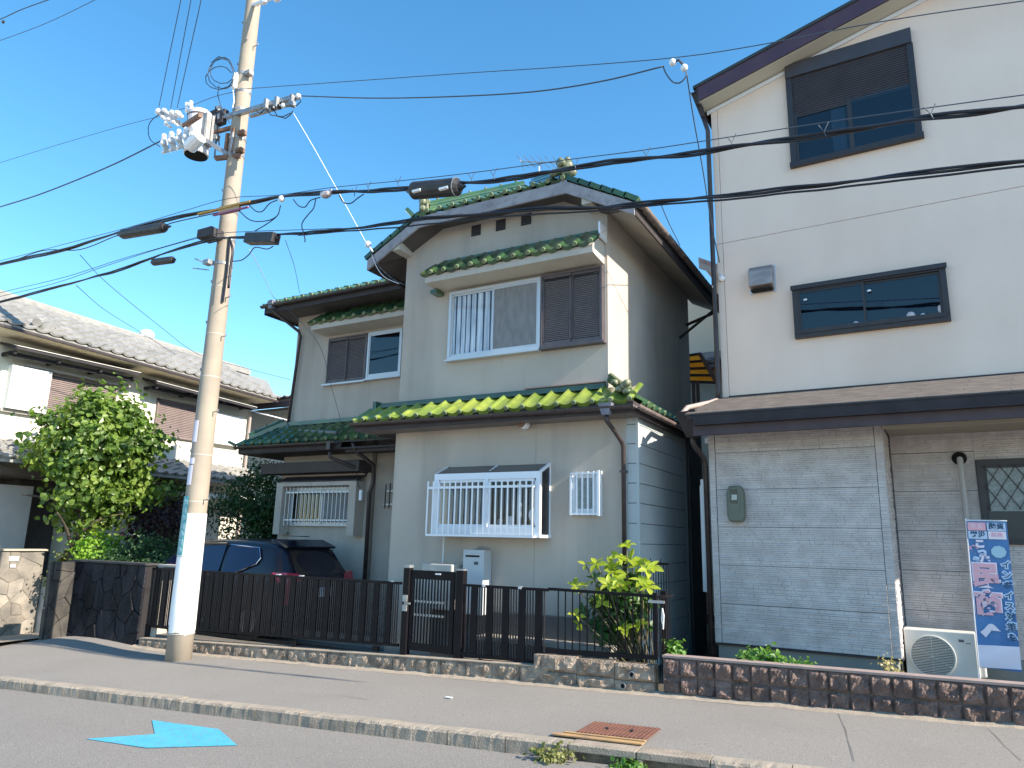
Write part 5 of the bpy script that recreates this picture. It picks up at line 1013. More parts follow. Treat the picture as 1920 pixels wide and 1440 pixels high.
# crossarm to the left carrying switches
cb = empty('switch_crossarm', (PX - .8, 7.4, 7.3), 'rusty steel crossarm with white porcelain insulators left of the pole', 'crossarm')
MB().beam(Pp(300, 208, 7.2), Pp(428, 290, 7.75), .07, .07).build('diagonal_arm', STEEL, cb); MB().beam(Pp(345, 236, 7.35), Pp(376, 216, 7.1), .07, .07).build('rusty_arm', RUST, cb); MB().beam(Pp(395, 250, 7.7), Pp(448, 236, 7.8), .06, .06).build('rusty_arm', RUST, cb); MB().beam(Pp(405, 297, 7.7), Pp(450, 292, 7.8), .06, .08).build('rusty_arm', RUST, cb)
MB().beam(Pp(408, 240, 7.8), Pp(402, 296, 7.75), .03, .03).build('hanger', STEEL, cb); MB().beam(Pp(437, 248, 7.7), Pp(431, 292, 7.7), .03, .03).build('hanger', STEEL, cb)
for x_, y_, r_ in ((298, 210, .075), (308, 207, .05), (323, 212, .065), (333, 213, .07), (305, 220, .045), (316, 224, .05), (312, 232, .05), (325, 229, .04)):
    p = Pp(x_, y_, 7.2); q = p + Vector((.05, .05, -.05)); MB().ball(p, r_, 10, 6, (1, 1, .8)).ball(p.lerp(q, .8), r_ * .8, 10, 6, (1, 1, .6)).tube([p, p.lerp(q, 1.3)], r_ * .45, 8).build('insulator', PORC, cb, smooth=True)
sw2 = empty('cutout_switches', (PX - 1.1, 7.3, 6.8), 'row of grey and white porcelain cutout switches under the transformer', 'switchgear')
for k in range(5):
    x_, y_ = 312 + k * 14, 272 - k * 4; p = Pp(x_, y_, 7.2)
    MB().tube([p + Vector((0, .05, -.13)), p + Vector((0, -.05, .02)), p + Vector((.02, -.08, .12))], [.05, .06, .045], 8).build('switch_body', mat('grey_switch', (0.4, 0.45, 0.48), (0.6, 0.63, 0.65), scale=10, rough=.3), sw2); [MB().ball(p + Vector(q_), r_, 8, 5).build('insulator', PORC, sw2, smooth=True) for q_, r_ in (((.02, -.08, .13), .05), ((.03, -.10, -.02), .045), ((-.04, -.02, -.14), .035))]
p = Pp(364, 268, 7.2); MB().tube([p + Vector((-.12, 0, -.05)), p + Vector((.14, 0, .08))], .12, 12).build('switch_cover', PORC, sw2, smooth=False)
tr = empty('transformer', (-10.95, 7.55, 6.8), 'white cylindrical pole transformer with black underside hanging left of the pole', 'transformer')
tb, tt = Pp(377, 278, 7.6), Pp(372, 200, 7.6); TC = Vector((tb.x * .5 + tt.x * .5, 7.6, 0)); tz0, tz1 = 6.80, 7.66; TX = Pp(374, 240, 7.6).x
MB().tube([(TX, 7.6, tz0), (TX, 7.6, tz0 + .02), (TX, 7.6, tz1 - .1), (TX, 7.6, tz1 - .02), (TX, 7.6, tz1 + .03)], [.205, .22, .22, .21, .16], 28).build('tank', mat('light_grey_tank', (0.62, 0.6, 0.62), (0.66, 0.64, 0.66), rough=.35), tr)
MB().tube([(TX, 7.6, tz0 - .012), (TX, 7.6, tz0 - .001)], .20, 24).build('tank_base', HOLE, tr); MB().tube([(TX, 7.6, tz1 - .115), (TX, 7.6, tz1 - .09)], .228, 28).build('tank_band', mat('dark_band', (0.1, 0.08, 0.09)), tr)
for dx in (-.2, -.08): MB().tube([(TX + dx, 7.45, tz1 + .0), (TX + dx, 7.42, tz1 + .14)], [.04, .03], 8).ball((TX + dx, 7.42, tz1 + .15), .04, 8, 5).build('bushing', PORC, tr, smooth=True)
MB().box(TX + .2, TX + .30, 7.5, 7.7, 6.95, 7.55).build('mount_bracket', STEEL, tr)
MB().tube([(TX - .02, 7.33, 7.55), (TX + .05, 7.32, 7.3), (TX - .02, 7.33, 7.05)], .006, 4).build('lead', CABLE, tr)
# things between transformer and pole
jb = empty('mounting_gear', (-10.6, 7.8, 7.2), 'small fuses and grey brackets between the transformer and the pole', 'fuse gear')
for x_, y_, s_ in ((402, 240, .09), (410, 205, .05), (406, 258, .05)): p = Pp(x_, y_, 7.75); MB().box(p.x - s_, p.x + s_, p.y - .05, p.y + .05, p.z - s_, p.z + s_).build('fuse_box', mat('pale_fuse', (0.5, 0.5, 0.48)), jb, bevel=.01)
for x_, y_ in ((404, 214), (409, 222), (418, 214), (414, 228)): p = Pp(x_, y_, 7.75); MB().box(p.x - .1, p.x + .1, p.y - .05, p.y + .05, p.z - .06, p.z + .06).build('dark_bracket', STEEL if x_ % 2 else FASC, jb)
MB().tube([Pp(404, 200, 7.7), Pp(408, 240, 7.7), Pp(411, 272, 7.7)], .012, 5).tube([Pp(398, 262, 7.7), Pp(404, 268, 7.7), Pp(412, 255, 7.7)], .01, 5).build('jumper', CABLE, jb)
# surge arrester and cable loops above
sa = empty('arrester', (-10.5, 7.7, 8.2), 'white tubular surge arrester on the left flank of the pole', 'arrester')
MB().tube([Pp(437, 167, 7.68), Pp(439, 162, 7.68), Pp(442, 142, 7.68), Pp(443, 137, 7.68)], [.04, .055, .055, .035], 10).build('body', PORC, sa, smooth=True); MB().tube([Pp(437, 168, 7.68), Pp(439, 190, 7.68), Pp(436, 202, 7.68)], .01, 5).build('lead', WWIRE, sa)
lp = MB()
for cx_, cy_, rx_, ry_, ph in ((417, 132, 22, 25, .2), (415, 138, 24, 28, .5), (412, 146, 26, 22, .1)):
    lp.tube([Pp(cx_ + rx_ * math.cos(t * .52 + ph) + 2 * math.sin(t), cy_ + ry_ * math.sin(t * .52 + ph), 7.6 + .01 * t) for t in range(12)], .009, 5)
lp.tube([Pp(x_, y_, 7.62) for x_, y_ in ((410, 160), (408, 178), (416, 205), (430, 230))], .009, 5).tube([Pp(x_, y_, 7.62) for x_, y_ in ((442, 137), (430, 112), (410, 106), (396, 118))], .009, 5)
tag(lp.build('cable_loops', WIRE), 'loose coils of dark cable hanging beside the pole top', 'cable')

# ------------------------------------------------------------------ cables (each a thing)
def crm(P, n=6):
    P = [2 * P[0] - P[1]] + P + [2 * P[-1] - P[-2]]; o = []
    for i in range(1, len(P) - 2):
        for k in range(n):
            t = k / n; a, b_, c, d = P[i - 1], P[i], P[i + 1], P[i + 2]
            o.append(.5 * ((2 * b_) + (c - a) * t + (2 * a - 5 * b_ + 4 * c - d) * t * t + (3 * b_ - a - 3 * c + d) * t ** 3))
    return o + [P[-2]]
def cable(px, r, label, Y=7.46, m=CABLE, name='cable', cat='cable', n=6, seg=5, tw=0, jit=0):
    P = [atY(x_, y_, Y if not isinstance(Y, (list, tuple)) else Y[i]) for i, (x_, y_) in enumerate(px)]
    Q = crm(P, n)
    if jit: Q = [q + Vector((0, jit * noise.noise(q * 3 + Vector((5, 0, 0))), jit * noise.noise(q * 3))) for q in Q]
    b = MB()
    if tw:
        for w_ in range(tw): b.tube([q + Vector((0, r * 1.0 * math.cos(i * .23 + w_ * 3.1), r * 1.0 * math.sin(i * .23 + w_ * 3.1))) for i, q in enumerate(Q)], r, seg)
    else: b.tube(Q, r, seg)
    o = b.build(name, m, None, smooth=True, fix=False); return tag(o, label, cat)
UPL = [(-140, 528), (0, 495), (120, 468), (235, 432), (330, 408), (412, 392), (455, 383), (520, 370), (580, 364), (640, 360), (700, 358), (770, 353)]
UPR = [(860, 344), (920, 340), (1000, 328), (1060, 318), (1150, 304), (1240, 295), (1300, 288), (1390, 272), (1480, 262), (1600, 244), (1730, 222), (1830, 211), (1930, 199), (2080, 180)]
cable(UPL, .019, 'thick black cable bundle crossing the pole, left half of the upper run', tw=2, jit=.01); cable(UPR, .019, 'thick black cable bundle passing above the green roof ridge and over the shuttered window', tw=2, jit=.01)
cable([(-140, 522), (0, 489), (120, 458), (235, 428), (330, 400), (430, 372), (520, 366), (620, 352), (760, 338), (900, 322), (1060, 300), (1210, 281), (1400, 252), (1600, 222), (1920, 178), (2080, 160)], .006, 'thin steel messenger wire strung above the upper cable bundle', m=WIRE)
cable([(-140, 535), (0, 497), (80, 470), (150, 468), (225, 440), (300, 425), (330, 416), (412, 398)], .010, 'slack black cable under the left upper bundle')
LOW = [(-140, 596), (0, 566), (100, 540), (180, 518), (230, 505), (300, 478), (370, 456), (415, 447), (465, 444), (500, 440), (560, 438), (600, 434), (680, 426), (780, 412), (900, 402), (1010, 392), (1110, 390), (1180, 384), (1250, 377), (1345, 369), (1480, 354), (1640, 335), (1780, 318), (1930, 302), (2080, 286)]
cable(LOW, .015, 'long twisted black cable of the lower run crossing the whole street front', tw=2, jit=.01)
cable([(560, 441), (640, 434), (720, 428), (790, 422), (900, 410), (1010, 402), (1110, 396), (1180, 390), (1250, 383), (1345, 376), (1480, 362), (1640, 344), (1780, 328), (1930, 311), (2080, 296)], .012, 'thinner black cable hanging just below the lower twisted run', jit=.01)
cable([(-140, 590), (0, 556), (100, 532), (200, 498), (300, 466), (400, 440), (470, 434), (560, 431), (640, 428)], .006, 'thin grey wire above the lower left bundle', m=WIRE)
cable([(-140, 586), (0, 549), (120, 520), (220, 488), (310, 462), (400, 436)], .006, 'second thin grey wire above the lower left bundle, nearest the sky', m=WIRE)
for pts, lb_ in (([(468, 385), (480, 396), (492, 396), (505, 382), (520, 375)], 'small black cable loop hanging right of the pole by the upper run'),
                 ([(550, 374), (560, 386), (572, 388), (582, 376), (600, 370)], 'small black cable loop beside the silver splice clamp'),
                 ([(636, 366), (645, 380), (658, 381), (670, 372), (682, 364)], 'small black cable loop right of the splice clamp'),
                 ([(445, 392), (470, 413), (500, 414), (520, 404), (526, 385)], 'long slack wire drooping under the upper run beside the pole'),
                 ([(526, 385), (520, 404), (500, 420), (478, 433)], 'slack wire descending from clamp to the lower run'),
                 ([(592, 372), (588, 390), (578, 402), (566, 420), (570, 440), (572, 450), (571, 454)], 'cut end of black wire dangling below the upper run'),
                 ([(436, 490), (452, 488), (466, 478), (478, 464), (500, 467), (512, 462)], 'black cable hanging below the terminal box beside the pole')):
    cable(pts, .009, lb_, Y=7.44)
# closures and boxes
def closure(p0, p1, rr_, label, Y=7.44, sq=False, m=None):
    a, b_ = atY(*p0, Y), atY(*p1, Y); t = empty('splice_closure', ((a + b_) / 2), label, 'cable closure'); m = m or mat('black_closure', (0.02, 0.02, 0.024), (0.035, 0.033, 0.036), scale=8, rough=.5)
    d = (b_ - a)
    if sq: MB().beam(a, b_, .17, rr_ * 2).build('case', m, t, bevel=.012)
    else: MB().tube([a, a + d * .05, a + d * .95, b_], [rr_ * .7, rr_, rr_, rr_ * .7], 12).build('case', m, t)
    MB().tube([a - d * .12, a], [.012, rr_ * .5], 8).tube([b_, b_ + d * .12], [rr_ * .5, .012], 8).build('end_boot', CABLE, t)
    if label.startswith('large'):
        for f in (.22, .78): q = a + d * f; MB().box(q.x - .07, q.x + .07, Y - rr_ - .012, Y - rr_ + .03, q.z - rr_ * .65 - .0, q.z - rr_ * .4).build('sticker', WPAPER, t)
        MB().tube([a + d * .93, a + d * .945], rr_ * 1.06, 12).build('end_ring', STEEL, t)
    return t
closure((772, 358), (862, 350), .125, 'large black splice closure with two white labels on the upper cable'); closure((228, 440), (310, 426), .095, 'long black splice closure on the left part of the upper cable')
closure((465, 448), (518, 447), .085, 'rectangular dark terminal box just right of the pole', sq=True); closure((287, 492), (325, 487), .065, 'small black closure below the lower left cable')
sc1 = atY(611, 365, 7.44); o = MB().ball(sc1, .07, 8, 6, (1.5, 1, .8)).box(sc1.x - .1, sc1.x + .12, 7.42, 7.46, sc1.z, sc1.z + .06).build('splice_clamp', mat('pinkish_foil', (0.5, 0.42, 0.42), (0.6, 0.55, 0.55), scale=30, rough=.4, metal=.5)); tag(o, 'pinkish silver splice clamp on the upper cable right of the pole', 'clamp')
sc2 = atY(528, 373, 7.44); o = MB().ball(sc2, .055, 8, 6).build('splice_clamp', PORC, None, smooth=True); tag(o, 'small white clamp on the upper cable close to the pole', 'clamp')
gs = empty('cable_guard', (PX, 7.65, 5.55), 'tan and yellow cable guard strapped where the upper cable passes the pole', 'cable guard')
MB().beam(atY(372, 402, 7.44), atY(470, 378, 7.44), .05, .03).build('yellow_sleeve', mat('yellow_sleeve', (0.55, 0.33, 0.06), (0.4, 0.24, 0.08), scale=9), gs); MB().beam(atY(400, 404, 7.42), atY(466, 388, 7.42), .04, .02).build('pink_sleeve', mat('purple_pink_sleeve', (0.35, 0.12, 0.25)), gs); MB().beam(atY(412, 396, 7.46), atY(450, 388, 7.46), .05, .14).build('tan_block', mat('tan_block', (0.45, 0.33, 0.18)), gs)
tg = empty('cable_clamp_set', (PX, 7.65, 5.1), 'dark clamp block holding the lower cable to the pole', 'clamp'); MB().box(PX - .22, PX + .14, 7.44, 7.70, 5.0, 5.16).build('block', FASC, tg); MB().box(PX - .12, PX - .02, 7.56, 7.6, 5.12, 5.2).build('bolt_plate', STEEL, tg); MB().box(PX - .2, PX - .06, 7.60, 7.72, 4.58, 4.66).tube([(PX - .15, 7.7, 4.6), (PX - .42, 7.6, 4.72)], .01, 4).tube([(PX - .15, 7.7, 4.5), (PX - .45, 7.6, 4.55)], .01, 4).build('bracket_pins', STEEL, tg)
cable([(430, 445), (436, 470), (432, 500), (428, 540)], .022, 'black riser cable running down the right flank of the pole', Y=7.70)
# clips: spiral hangers on the upper run
hk = empty('cable_hangers', (-4, 7.6, 6), 'row of thin forked hanger clips along the upper cable bundle', 'hangers')
for x_, y_ in ((664, 362), (690, 352), (746, 344), (884, 336), (925, 330), (1078, 312), (1212, 292), (1372, 268), (1545, 247), (1745, 214)):
    p = atY(x_, y_, 7.44); MB().tube([p + Vector((-.05, 0, .09)), p, p + Vector((.05, 0, .1))], .006, 4).tube([p, p + Vector((.02, 0, -.06))], .007, 4).build('hanger_clip', WIRE, hk)
# high wires
cable([(565, 180), (700, 184), (850, 181), (1000, 172), (1130, 152), (1245, 124)], .010, 'black service cable from the right crossarm end to the hanging insulators', m=WIRE, Y=7.5)
cable([(440, 168), (620, 155), (860, 138), (1060, 125), (1265, 108), (1420, 85), (1600, 50), (1750, 25), (1930, 0), (2080, -25)], .006, 'thin high wire carrying the hanging insulators', m=WIRE, Y=7.5)
cable([(1266, 112), (1400, 105), (1520, 97)], .003, 'thin tie wire right of the hanging insulators', m=WIRE, Y=7.5) if False else None
hi = empty('service_insulators', atY(1270, 118, 7.5), 'pair of white porcelain insulators hanging in mid air from the high wire', 'insulators')
for x_, y_ in ((1261, 117), (1283, 127)): MB().ball(atY(x_, y_, 7.5), .045, 10, 6, (1, 1, 1)).build('insulator', PORC, hi, smooth=True)
MB().tube([atY(x_, y_, 7.5) for x_, y_ in ((1264, 117), (1272, 112), (1283, 124))], .014, 5).build('link', FASC, hi); MB().tube(crm([atY(x_, y_, 7.5) for x_, y_ in ((1243, 124), (1250, 140), (1262, 154), (1275, 155), (1286, 144), (1287, 134))]), .009, 5).build('loop_lead', WIRE, hi)
cable([(1287, 136), (1300, 220), (1318, 320), (1334, 420), (1349, 492)], .008, 'service drop wire falling from the insulators to the corner of the cream house', m=WIRE, Y=[7.5, 8.4, 9.2, 10.0, 10.72])
cable([(1240, 385), (1255, 420), (1275, 460)], .006, 'short thin wire rising from the green roof edge to the lower cable', m=WIRE, Y=[7.7, 9.0, 10.5])
cable([(550, 212), (590, 280), (640, 370), (688, 458)], .007, 'white service wire slanting from the crossarm down to the green roof corner', m=WWIRE, Y=[7.7, 8.05, 8.5, 9.0])
p = atY(690, 458, 9.02); si = MB().ball(p, .06, 10, 6).tube([p, p + Vector((.12, 0, -.16))], .015, 5).build('eave_insulator', PORC, None, smooth=True); tag(si, 'white insulator where the service wire meets the green roof corner', 'insulator')
for k, pts in enumerate(([(694, 468), (706, 500), (722, 520), (748, 532)], [(696, 468), (710, 498), (735, 522), (760, 535)])): cable(pts, .006, ('left' if k == 0 else 'right') + ' one of two loose lead wires below the roof corner insulator', m=WIRE if k else WWIRE, Y=9.1)
cable([(0, 388), (70, 366), (150, 335), (220, 305), (290, 270), (305, 262)], .014, 'thick dark cable running from the switches to the upper left', Y=7.3, m=WIRE).name
cable([(-100, 335), (0, 305), (120, 268), (230, 236), (300, 218)], .005, 'faint thin wire below the crossarm on the left', Y=7.3, m=WIRE)
cable([(300, 212), (340, 205), (400, 182), (440, 172)], .006, 'thin wire joining the left insulators to the pole', Y=7.5, m=WIRE)
cable([(-40, 46), (0, 36), (40, 18), (98, -3)], .010, 'dark wire cutting the top left corner', m=WIRE, Y=6.0); cable([(-60, 96), (0, 76), (90, 42), (190, -6)], .006, 'pale thin wire under the one in the top left corner', m=WIRE, Y=6.0)
tag(MB().ball(atY(6, 41, 6.0), .03, 6, 4, (1, 1, 1.4)).build('wire_tag', FASC), 'tiny clip hanging from the wire in the top left corner', 'clip')
for k, (x0_, x1_, yb) in enumerate(((298, 339, 200), (320, 358, 203), (332, 377, 203))):
    cable([(x0_, yb), ((x0_ + x1_) / 2, yb / 2), (x1_, 0), (x1_ + 20, -110)], .007, ('left', 'middle', 'right')[k] + ' one of three parallel wires rising over the street from the insulators', m=WIRE, Y=[7.2, 6.6, 6.0, 5.0])
MB_ = MB()
cable([(298, 215), (285, 225), (278, 240), (282, 262), (300, 275)], .008, 'dark jumper loop left of the porcelain insulators', Y=7.2); cable([(150, 478), (200, 530), (300, 612), (372, 664), (460, 690), (545, 712)], .007, 'thin wire running from the lower bundle down across the left roof', m=WIRE, Y=[7.7, 8.6, 10.2, 11.4, 12.6, 14])
cable([(143, 535), (195, 580), (262, 622), (330, 665)], .007, 'drop wire from the lower bundle to the roof of the left house', m=WIRE, Y=[7.7, 9, 11, 13]); cable([(468, 468), (490, 510), (512, 556)], .006, 'thin wire dropping from the terminal box to the left eave corner', m=WWIRE, Y=[7.7, 9, 10.5]); cable([(512, 556), (560, 600), (600, 650), (620, 720), (640, 792)], .005, 'thin dark wire hanging down the face of the left wing', m=WIRE, Y=[10.5, 10.6, 10.7, 11.0, 10.6])
cable([(535, 450), (552, 500), (562, 550)], .005, 'faint lead wire hanging right of the terminal box', m=WIRE, Y=[7.7, 9, 10.6])
# top-of-frame bracket
tb_ = MB()
for x_, y_ in ((495, 5), (520, 0)): p = Pp(x_, y_, 7.7); tb_.ball(p, .05, 8, 5, (1.6, 1, .7))
tag(tb_.beam(Pp(470, 12, 7.8), Pp(530, -12, 7.7), .05, .05).build('top_bracket', PORC), 'white fitting at the very top of the pole beside the frame edge', 'bracket')

# ------------------------------------------------------------------ foliage
def leafy(rr, P, n_out, size, b, kind='round', asp=1.0, droop=.3):
    """one leaf: folded fan"""
    n = (n_out + Vector((rr.uniform(-1, 1), rr.uniform(-1, 1), rr.uniform(-.4, 1.1)))).normalized()
    t = n.cross(Vector((rr.uniform(-1, 1), rr.uniform(-1, 1), rr.uniform(-1, 1)))).normalized(); s_ = n.cross(t)
    L_ = size * rr.uniform(.7, 1.25); W_ = L_ * asp * .5
    pr = [(0, 0), (.3, .75), (.62, .95), (.88, .55), (1, 0)] if kind == 'round' else [(0, 0), (.25, .7), (.5, .85), (.8, .4), (1, 0)]
    vs = [P + t * (L_ * a) - n * (L_ * droop * a * a) for a, w_ in pr]; i = len(b.v)
    lf = [vs[k] + s_ * W_ * pr[k][1] + n * W_ * .25 for k in (1, 2, 3)]; rt = [vs[k] - s_ * W_ * pr[k][1] + n * W_ * .25 for k in (1, 2, 3)]
    b.v += [vs[0], lf[0], lf[1], lf[2], vs[4], rt[2], rt[1], rt[0]]
    b.f += [(i, i + 1, i + 2, i + 3, i + 4), (i, i + 4, i + 5, i + 6, i + 7)]
def crown(seed, c, rad, nclump, per, size, clr=.35, kind='round', asp=1.0, gap=.15, hol=.35, flat=1.0):
    rr = random.Random(seed); b = MB(); c = Vector(c)
    for _ in range(nclump):
        d = Vector((rr.gauss(0, 1), rr.gauss(0, 1), rr.gauss(0, 1))).normalized(); k = hol + (1 - hol) * rr.random() ** .5
        if noise.noise(d * 2.2 + Vector((seed, 0, 0))) < -gap * 2: k *= .7
        cc = c + Vector((d.x * rad[0], d.y * rad[1], d.z * rad[2])) * k * (1 + .18 * noise.noise(d * 3 + Vector((0, seed, 0))))
        cr = clr * rr.uniform(.6, 1.3)
        for _ in range(int(per * rr.uniform(.6, 1.3))):
            e = Vector((rr.gauss(0, 1), rr.gauss(0, 1), rr.gauss(0, 1) * .7)) * cr * .5
            leafy(rr, cc + e, (d + e.normalized() * .6).normalized(), size, b, kind, asp)
    return b
def tree(name, label, base, c, rad, nclump, per, size, lm, bark, seed, clr=.35, trunk_r=.08, cat='tree', grp=None, kind='round', asp=1.0, limbs=7, lean=(0, 0), hol=.35):
    t = empty(name, base, label, cat, grp); base = Vector(base); c = Vector(c); rr = random.Random(seed)
    crown(seed, c, rad, nclump, per, size, clr, kind, asp, hol=hol).build('crown', lm, t, fix=False)['kind'] = 'stuff'
    tk = MB(); top = c + Vector((0, 0, rad[2] * .4)); mid = base.lerp(top, .45) + Vector((lean[0], lean[1], 0))
    Q = crm([base, mid, top], 5); tk.tube(Q, [trunk_r * (1 - .75 * i / (len(Q) - 1)) for i in range(len(Q))], 9)
    for k in range(limbs):
        s_ = Q[int(len(Q) * rr.uniform(.35, .85))]; d = Vector((rr.uniform(-1, 1) * rad[0], rr.uniform(-1, 1) * rad[1], rr.uniform(.0, .7) * rad[2])); tk.tube(crm([s_, s_ + d * .4 + Vector((0, 0, .1)), s_ + d * .8], 3), [trunk_r * .4 * (1 - .12 * j) for j in range(7)], 5)
    tk.build('trunk', bark, t, smooth=True); return t
BARK = mat('pale_bark', (0.24, 0.2, 0.15), (0.12, 0.1, 0.08), scale=9, rough=.95, bump=.01, bscale=30); BARKD = mat('dark_bark', (0.05, 0.04, 0.03), (0.09, 0.07, 0.05), scale=9, rough=.95)
LG = leafmat('bright_leaves', (0.055, 0.10, 0.02), (0.13, 0.22, 0.04), (0.25, 0.33, 0.07), 2.4, rough=.35)
LD = leafmat('dark_leaves', (0.015, 0.04, 0.014), (0.03, 0.075, 0.022), (0.05, 0.11, 0.03), 3); LH = leafmat('hedge_leaves', (0.02, 0.055, 0.02), (0.04, 0.09, 0.03), (0.07, 0.14, 0.045), 3)
LY = leafmat('lime_leaves', (0.13, 0.26, 0.03), (0.2, 0.36, 0.04), (0.28, 0.42, 0.05), 4)
tree('garden_tree', 'large round-leaved bright green tree in front of the cream house on the left', (-16.1, 9.25, -2.0), (-16.2, 9.62, 1.70), (1.15, 1.32, 1.62), 165, 60, .125, LG, BARKD, 21, clr=.40, trunk_r=.13, limbs=10, hol=.3)
tree('shade_tree', 'dark leafy tree behind the parked car beside the left wing', (-13.6, 12.2, -1.9), (-13.3, 12.1, .62), (1.3, 1.35, 1.15), 110, 60, .09, LD, BARKD, 5, clr=.4, kind='thin', asp=.6, limbs=8, hol=.25)
tree('conifer_bush', 'tall dark bush just left of the boxed window, touching the house', (-12.5, 11.9, -1.9), (-12.6, 11.7, -.1), (.75, .75, 1.25), 70, 60, .075, LD, BARKD, 9, clr=.35, kind='thin', asp=.6, cat='bush')
tree('hedge_bush', 'low dark green bush behind the dark stone wall left of the pole', (-13.6, 9.6, -1.95), (-13.7, 9.7, -.62), (1.35, .85, .62), 90, 60, .07, LH, BARKD, 13, clr=.3, kind='thin', asp=.7, cat='bush', hol=.4)
tree('purple_leaf_shrub', 'dark purple-leaved shrub in shade under the porch of the left house', (-16.4, 11.4, -1.9), (-16.3, 11.6, .05), (.55, .95, .85), 45, 45, .08, leafmat('purple_leaves', (0.02, 0.012, 0.015), (0.05, 0.03, 0.035), (0.1, 0.06, 0.06)), BARKD, 31, clr=.3, cat='bush')
tree('lime_shrub', 'small lime-green shrub peeping over the dark stone wall under the tree', (-15.1, 9.3, -1.95), (-15.1, 9.3, -.42), (.42, .45, .42), 46, 34, .07, LY, BARK, 17, clr=.2, cat='bush')
tree('weedy_shrub', 'thin yellow-green weeds growing between tan wall and dark stone wall', (-16.3, 9.35, -2.1), (-16.3, 9.4, -.95), (.25, .35, .8), 36, 26, .06, leafmat('olive_leaves', (0.1, 0.13, 0.03), (0.16, 0.19, 0.05), (0.3, 0.3, 0.12)), BARK, 19, clr=.22, cat='weeds')
tree('vine_bush', 'pale green climbing bush on the porch roof of the left house', (-17.3, 12.6, .6), (-17.3, 12.4, 1.05), (.3, 1.3, .35), 30, 26, .09, LG, BARK, 23, clr=.3, cat='bush')
def weed(name, label, P, rad, n, size, lm, seed, grp=None):
    t = empty(name, P, label, 'weed', grp); crown(seed, (P[0], P[1], P[2] + rad[2] * .6), rad, n, 14, size, .1, 'round', 1.1, hol=.2).build('leaves', lm, t, fix=False)['kind'] = 'stuff'; b = MB(); rr = random.Random(seed)
    for _ in range(6): b.tube([Vector(P), Vector(P) + Vector((rr.uniform(-1, 1) * rad[0], rr.uniform(-1, 1) * rad[1], rad[2]))], .004, 4)
    b.build('stem', LD, t)
W1 = leafmat('weed_leaves', (0.07, 0.17, 0.03), (0.13, 0.26, 0.05), (0.2, 0.34, 0.07), 9)
weed('leafy_weed', 'widest leafy green weed behind the brown block wall', (-1.72, 8.72, -1.36), (.27, .14, .17), 34, .055, W1, 3)
weed('small_weed', 'small green weed between the grey wall and the dark gap', (-2.66, 8.75, -1.32), (.13, .09, .13), 16, .055, W1, 4); weed('tiny_weed', 'tiny light green weed right of the widest weed', (-1.20, 8.68, -1.29), (.07, .05, .08), 8, .04, W1, 5)
weed('dry_weed', 'dry yellowish weed at the corner beside the air conditioner', (-.42, 8.75, -1.27), (.06, .05, .1), 8, .03, leafmat('dry_leaves', (0.3, 0.26, 0.1), (0.4, 0.35, 0.15), (0.5, 0.42, 0.2)), 6)
weed('gutter_weed', 'yellow-green weeds growing at the kerb foot left of the drain inlet', (-2.92, 6.03, rz(-2.9, 6.0) + .0), (.22, .06, .06), 16, .035, leafmat('olive_leaves', (0.1, 0.13, 0.03), (0.16, 0.19, 0.05), (0.3, 0.3, 0.12)), 7)
weed('inlet_plant', 'small round leaves growing in the dark drain inlet', (-2.28, 6.12, rz(-2.3, 6.0) - .03), (.2, .05, .04), 12, .04, W1, 8)
# yellow-green shrub by the railing: single large leaves
sh_ = empty('yellow_shrub', (-3.25, 8.95, -1.6), 'yellow-green large-leaved shrub growing through the black railing', 'shrub')
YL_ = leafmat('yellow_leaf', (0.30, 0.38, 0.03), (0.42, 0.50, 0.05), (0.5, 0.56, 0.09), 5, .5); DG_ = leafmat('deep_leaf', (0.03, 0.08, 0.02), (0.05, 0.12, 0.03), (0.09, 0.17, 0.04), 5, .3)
def leafme(sz, m, sd):
    b = MB(); rr = random.Random(sd); pr = [(0, 0), (.2, .55), (.45, 1), (.7, .75), (.88, .35), (1, 0)]; W_ = sz * .27
    ce = [(sz * a, 0, -.12 * sz * a * a * (1 + sd * .3)) for a, w_ in pr]; l = [(sz * a, W_ * w_, W_ * w_ * .35 - .12 * sz * a * a) for a, w_ in pr[1:-1]]; r_ = [(x, -y, z) for x, y, z in l]
    b.add(ce + l + r_, [(0, 1, 6), (1, 2, 7, 6), (2, 3, 8, 7), (3, 4, 9, 8), (4, 5, 9), (0, 10, 1), (1, 10, 11, 2), (2, 11, 12, 3), (3, 12, 13, 4), (4, 13, 5)]); return b.mesh('leaf', m, True)
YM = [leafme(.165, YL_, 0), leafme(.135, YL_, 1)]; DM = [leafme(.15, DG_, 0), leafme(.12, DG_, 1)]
rr = random.Random(4)
def rosette(P, n, M_, up=.5):
    ph = rr.uniform(0, 6); tilt = Matrix.Rotation(rr.uniform(.35, 1.0), 4, 'X') @ Matrix.Rotation(rr.uniform(-.4, .4), 4, 'Y')
    for k in range(n):
        a = ph + 2 * math.pi * k / n + rr.uniform(-.25, .25); el = rr.uniform(-.1, .75) * up
        link(bpy.data.objects.new('leaf', rr.choice(M_)), sh_, Matrix.Translation(P) @ tilt @ Matrix.Rotation(a, 4, 'Z') @ Matrix.Rotation(-el, 4, 'Y') @ Matrix.Rotation(rr.uniform(-.5, .5), 4, 'X') @ Matrix.Scale(rr.uniform(.75, 1.15), 4))
st_ = MB(); root = [Vector((-3.1 + rr.uniform(-.12, .15), 8.95 + rr.uniform(-.05, .1), -1.65)) for _ in range(6)]
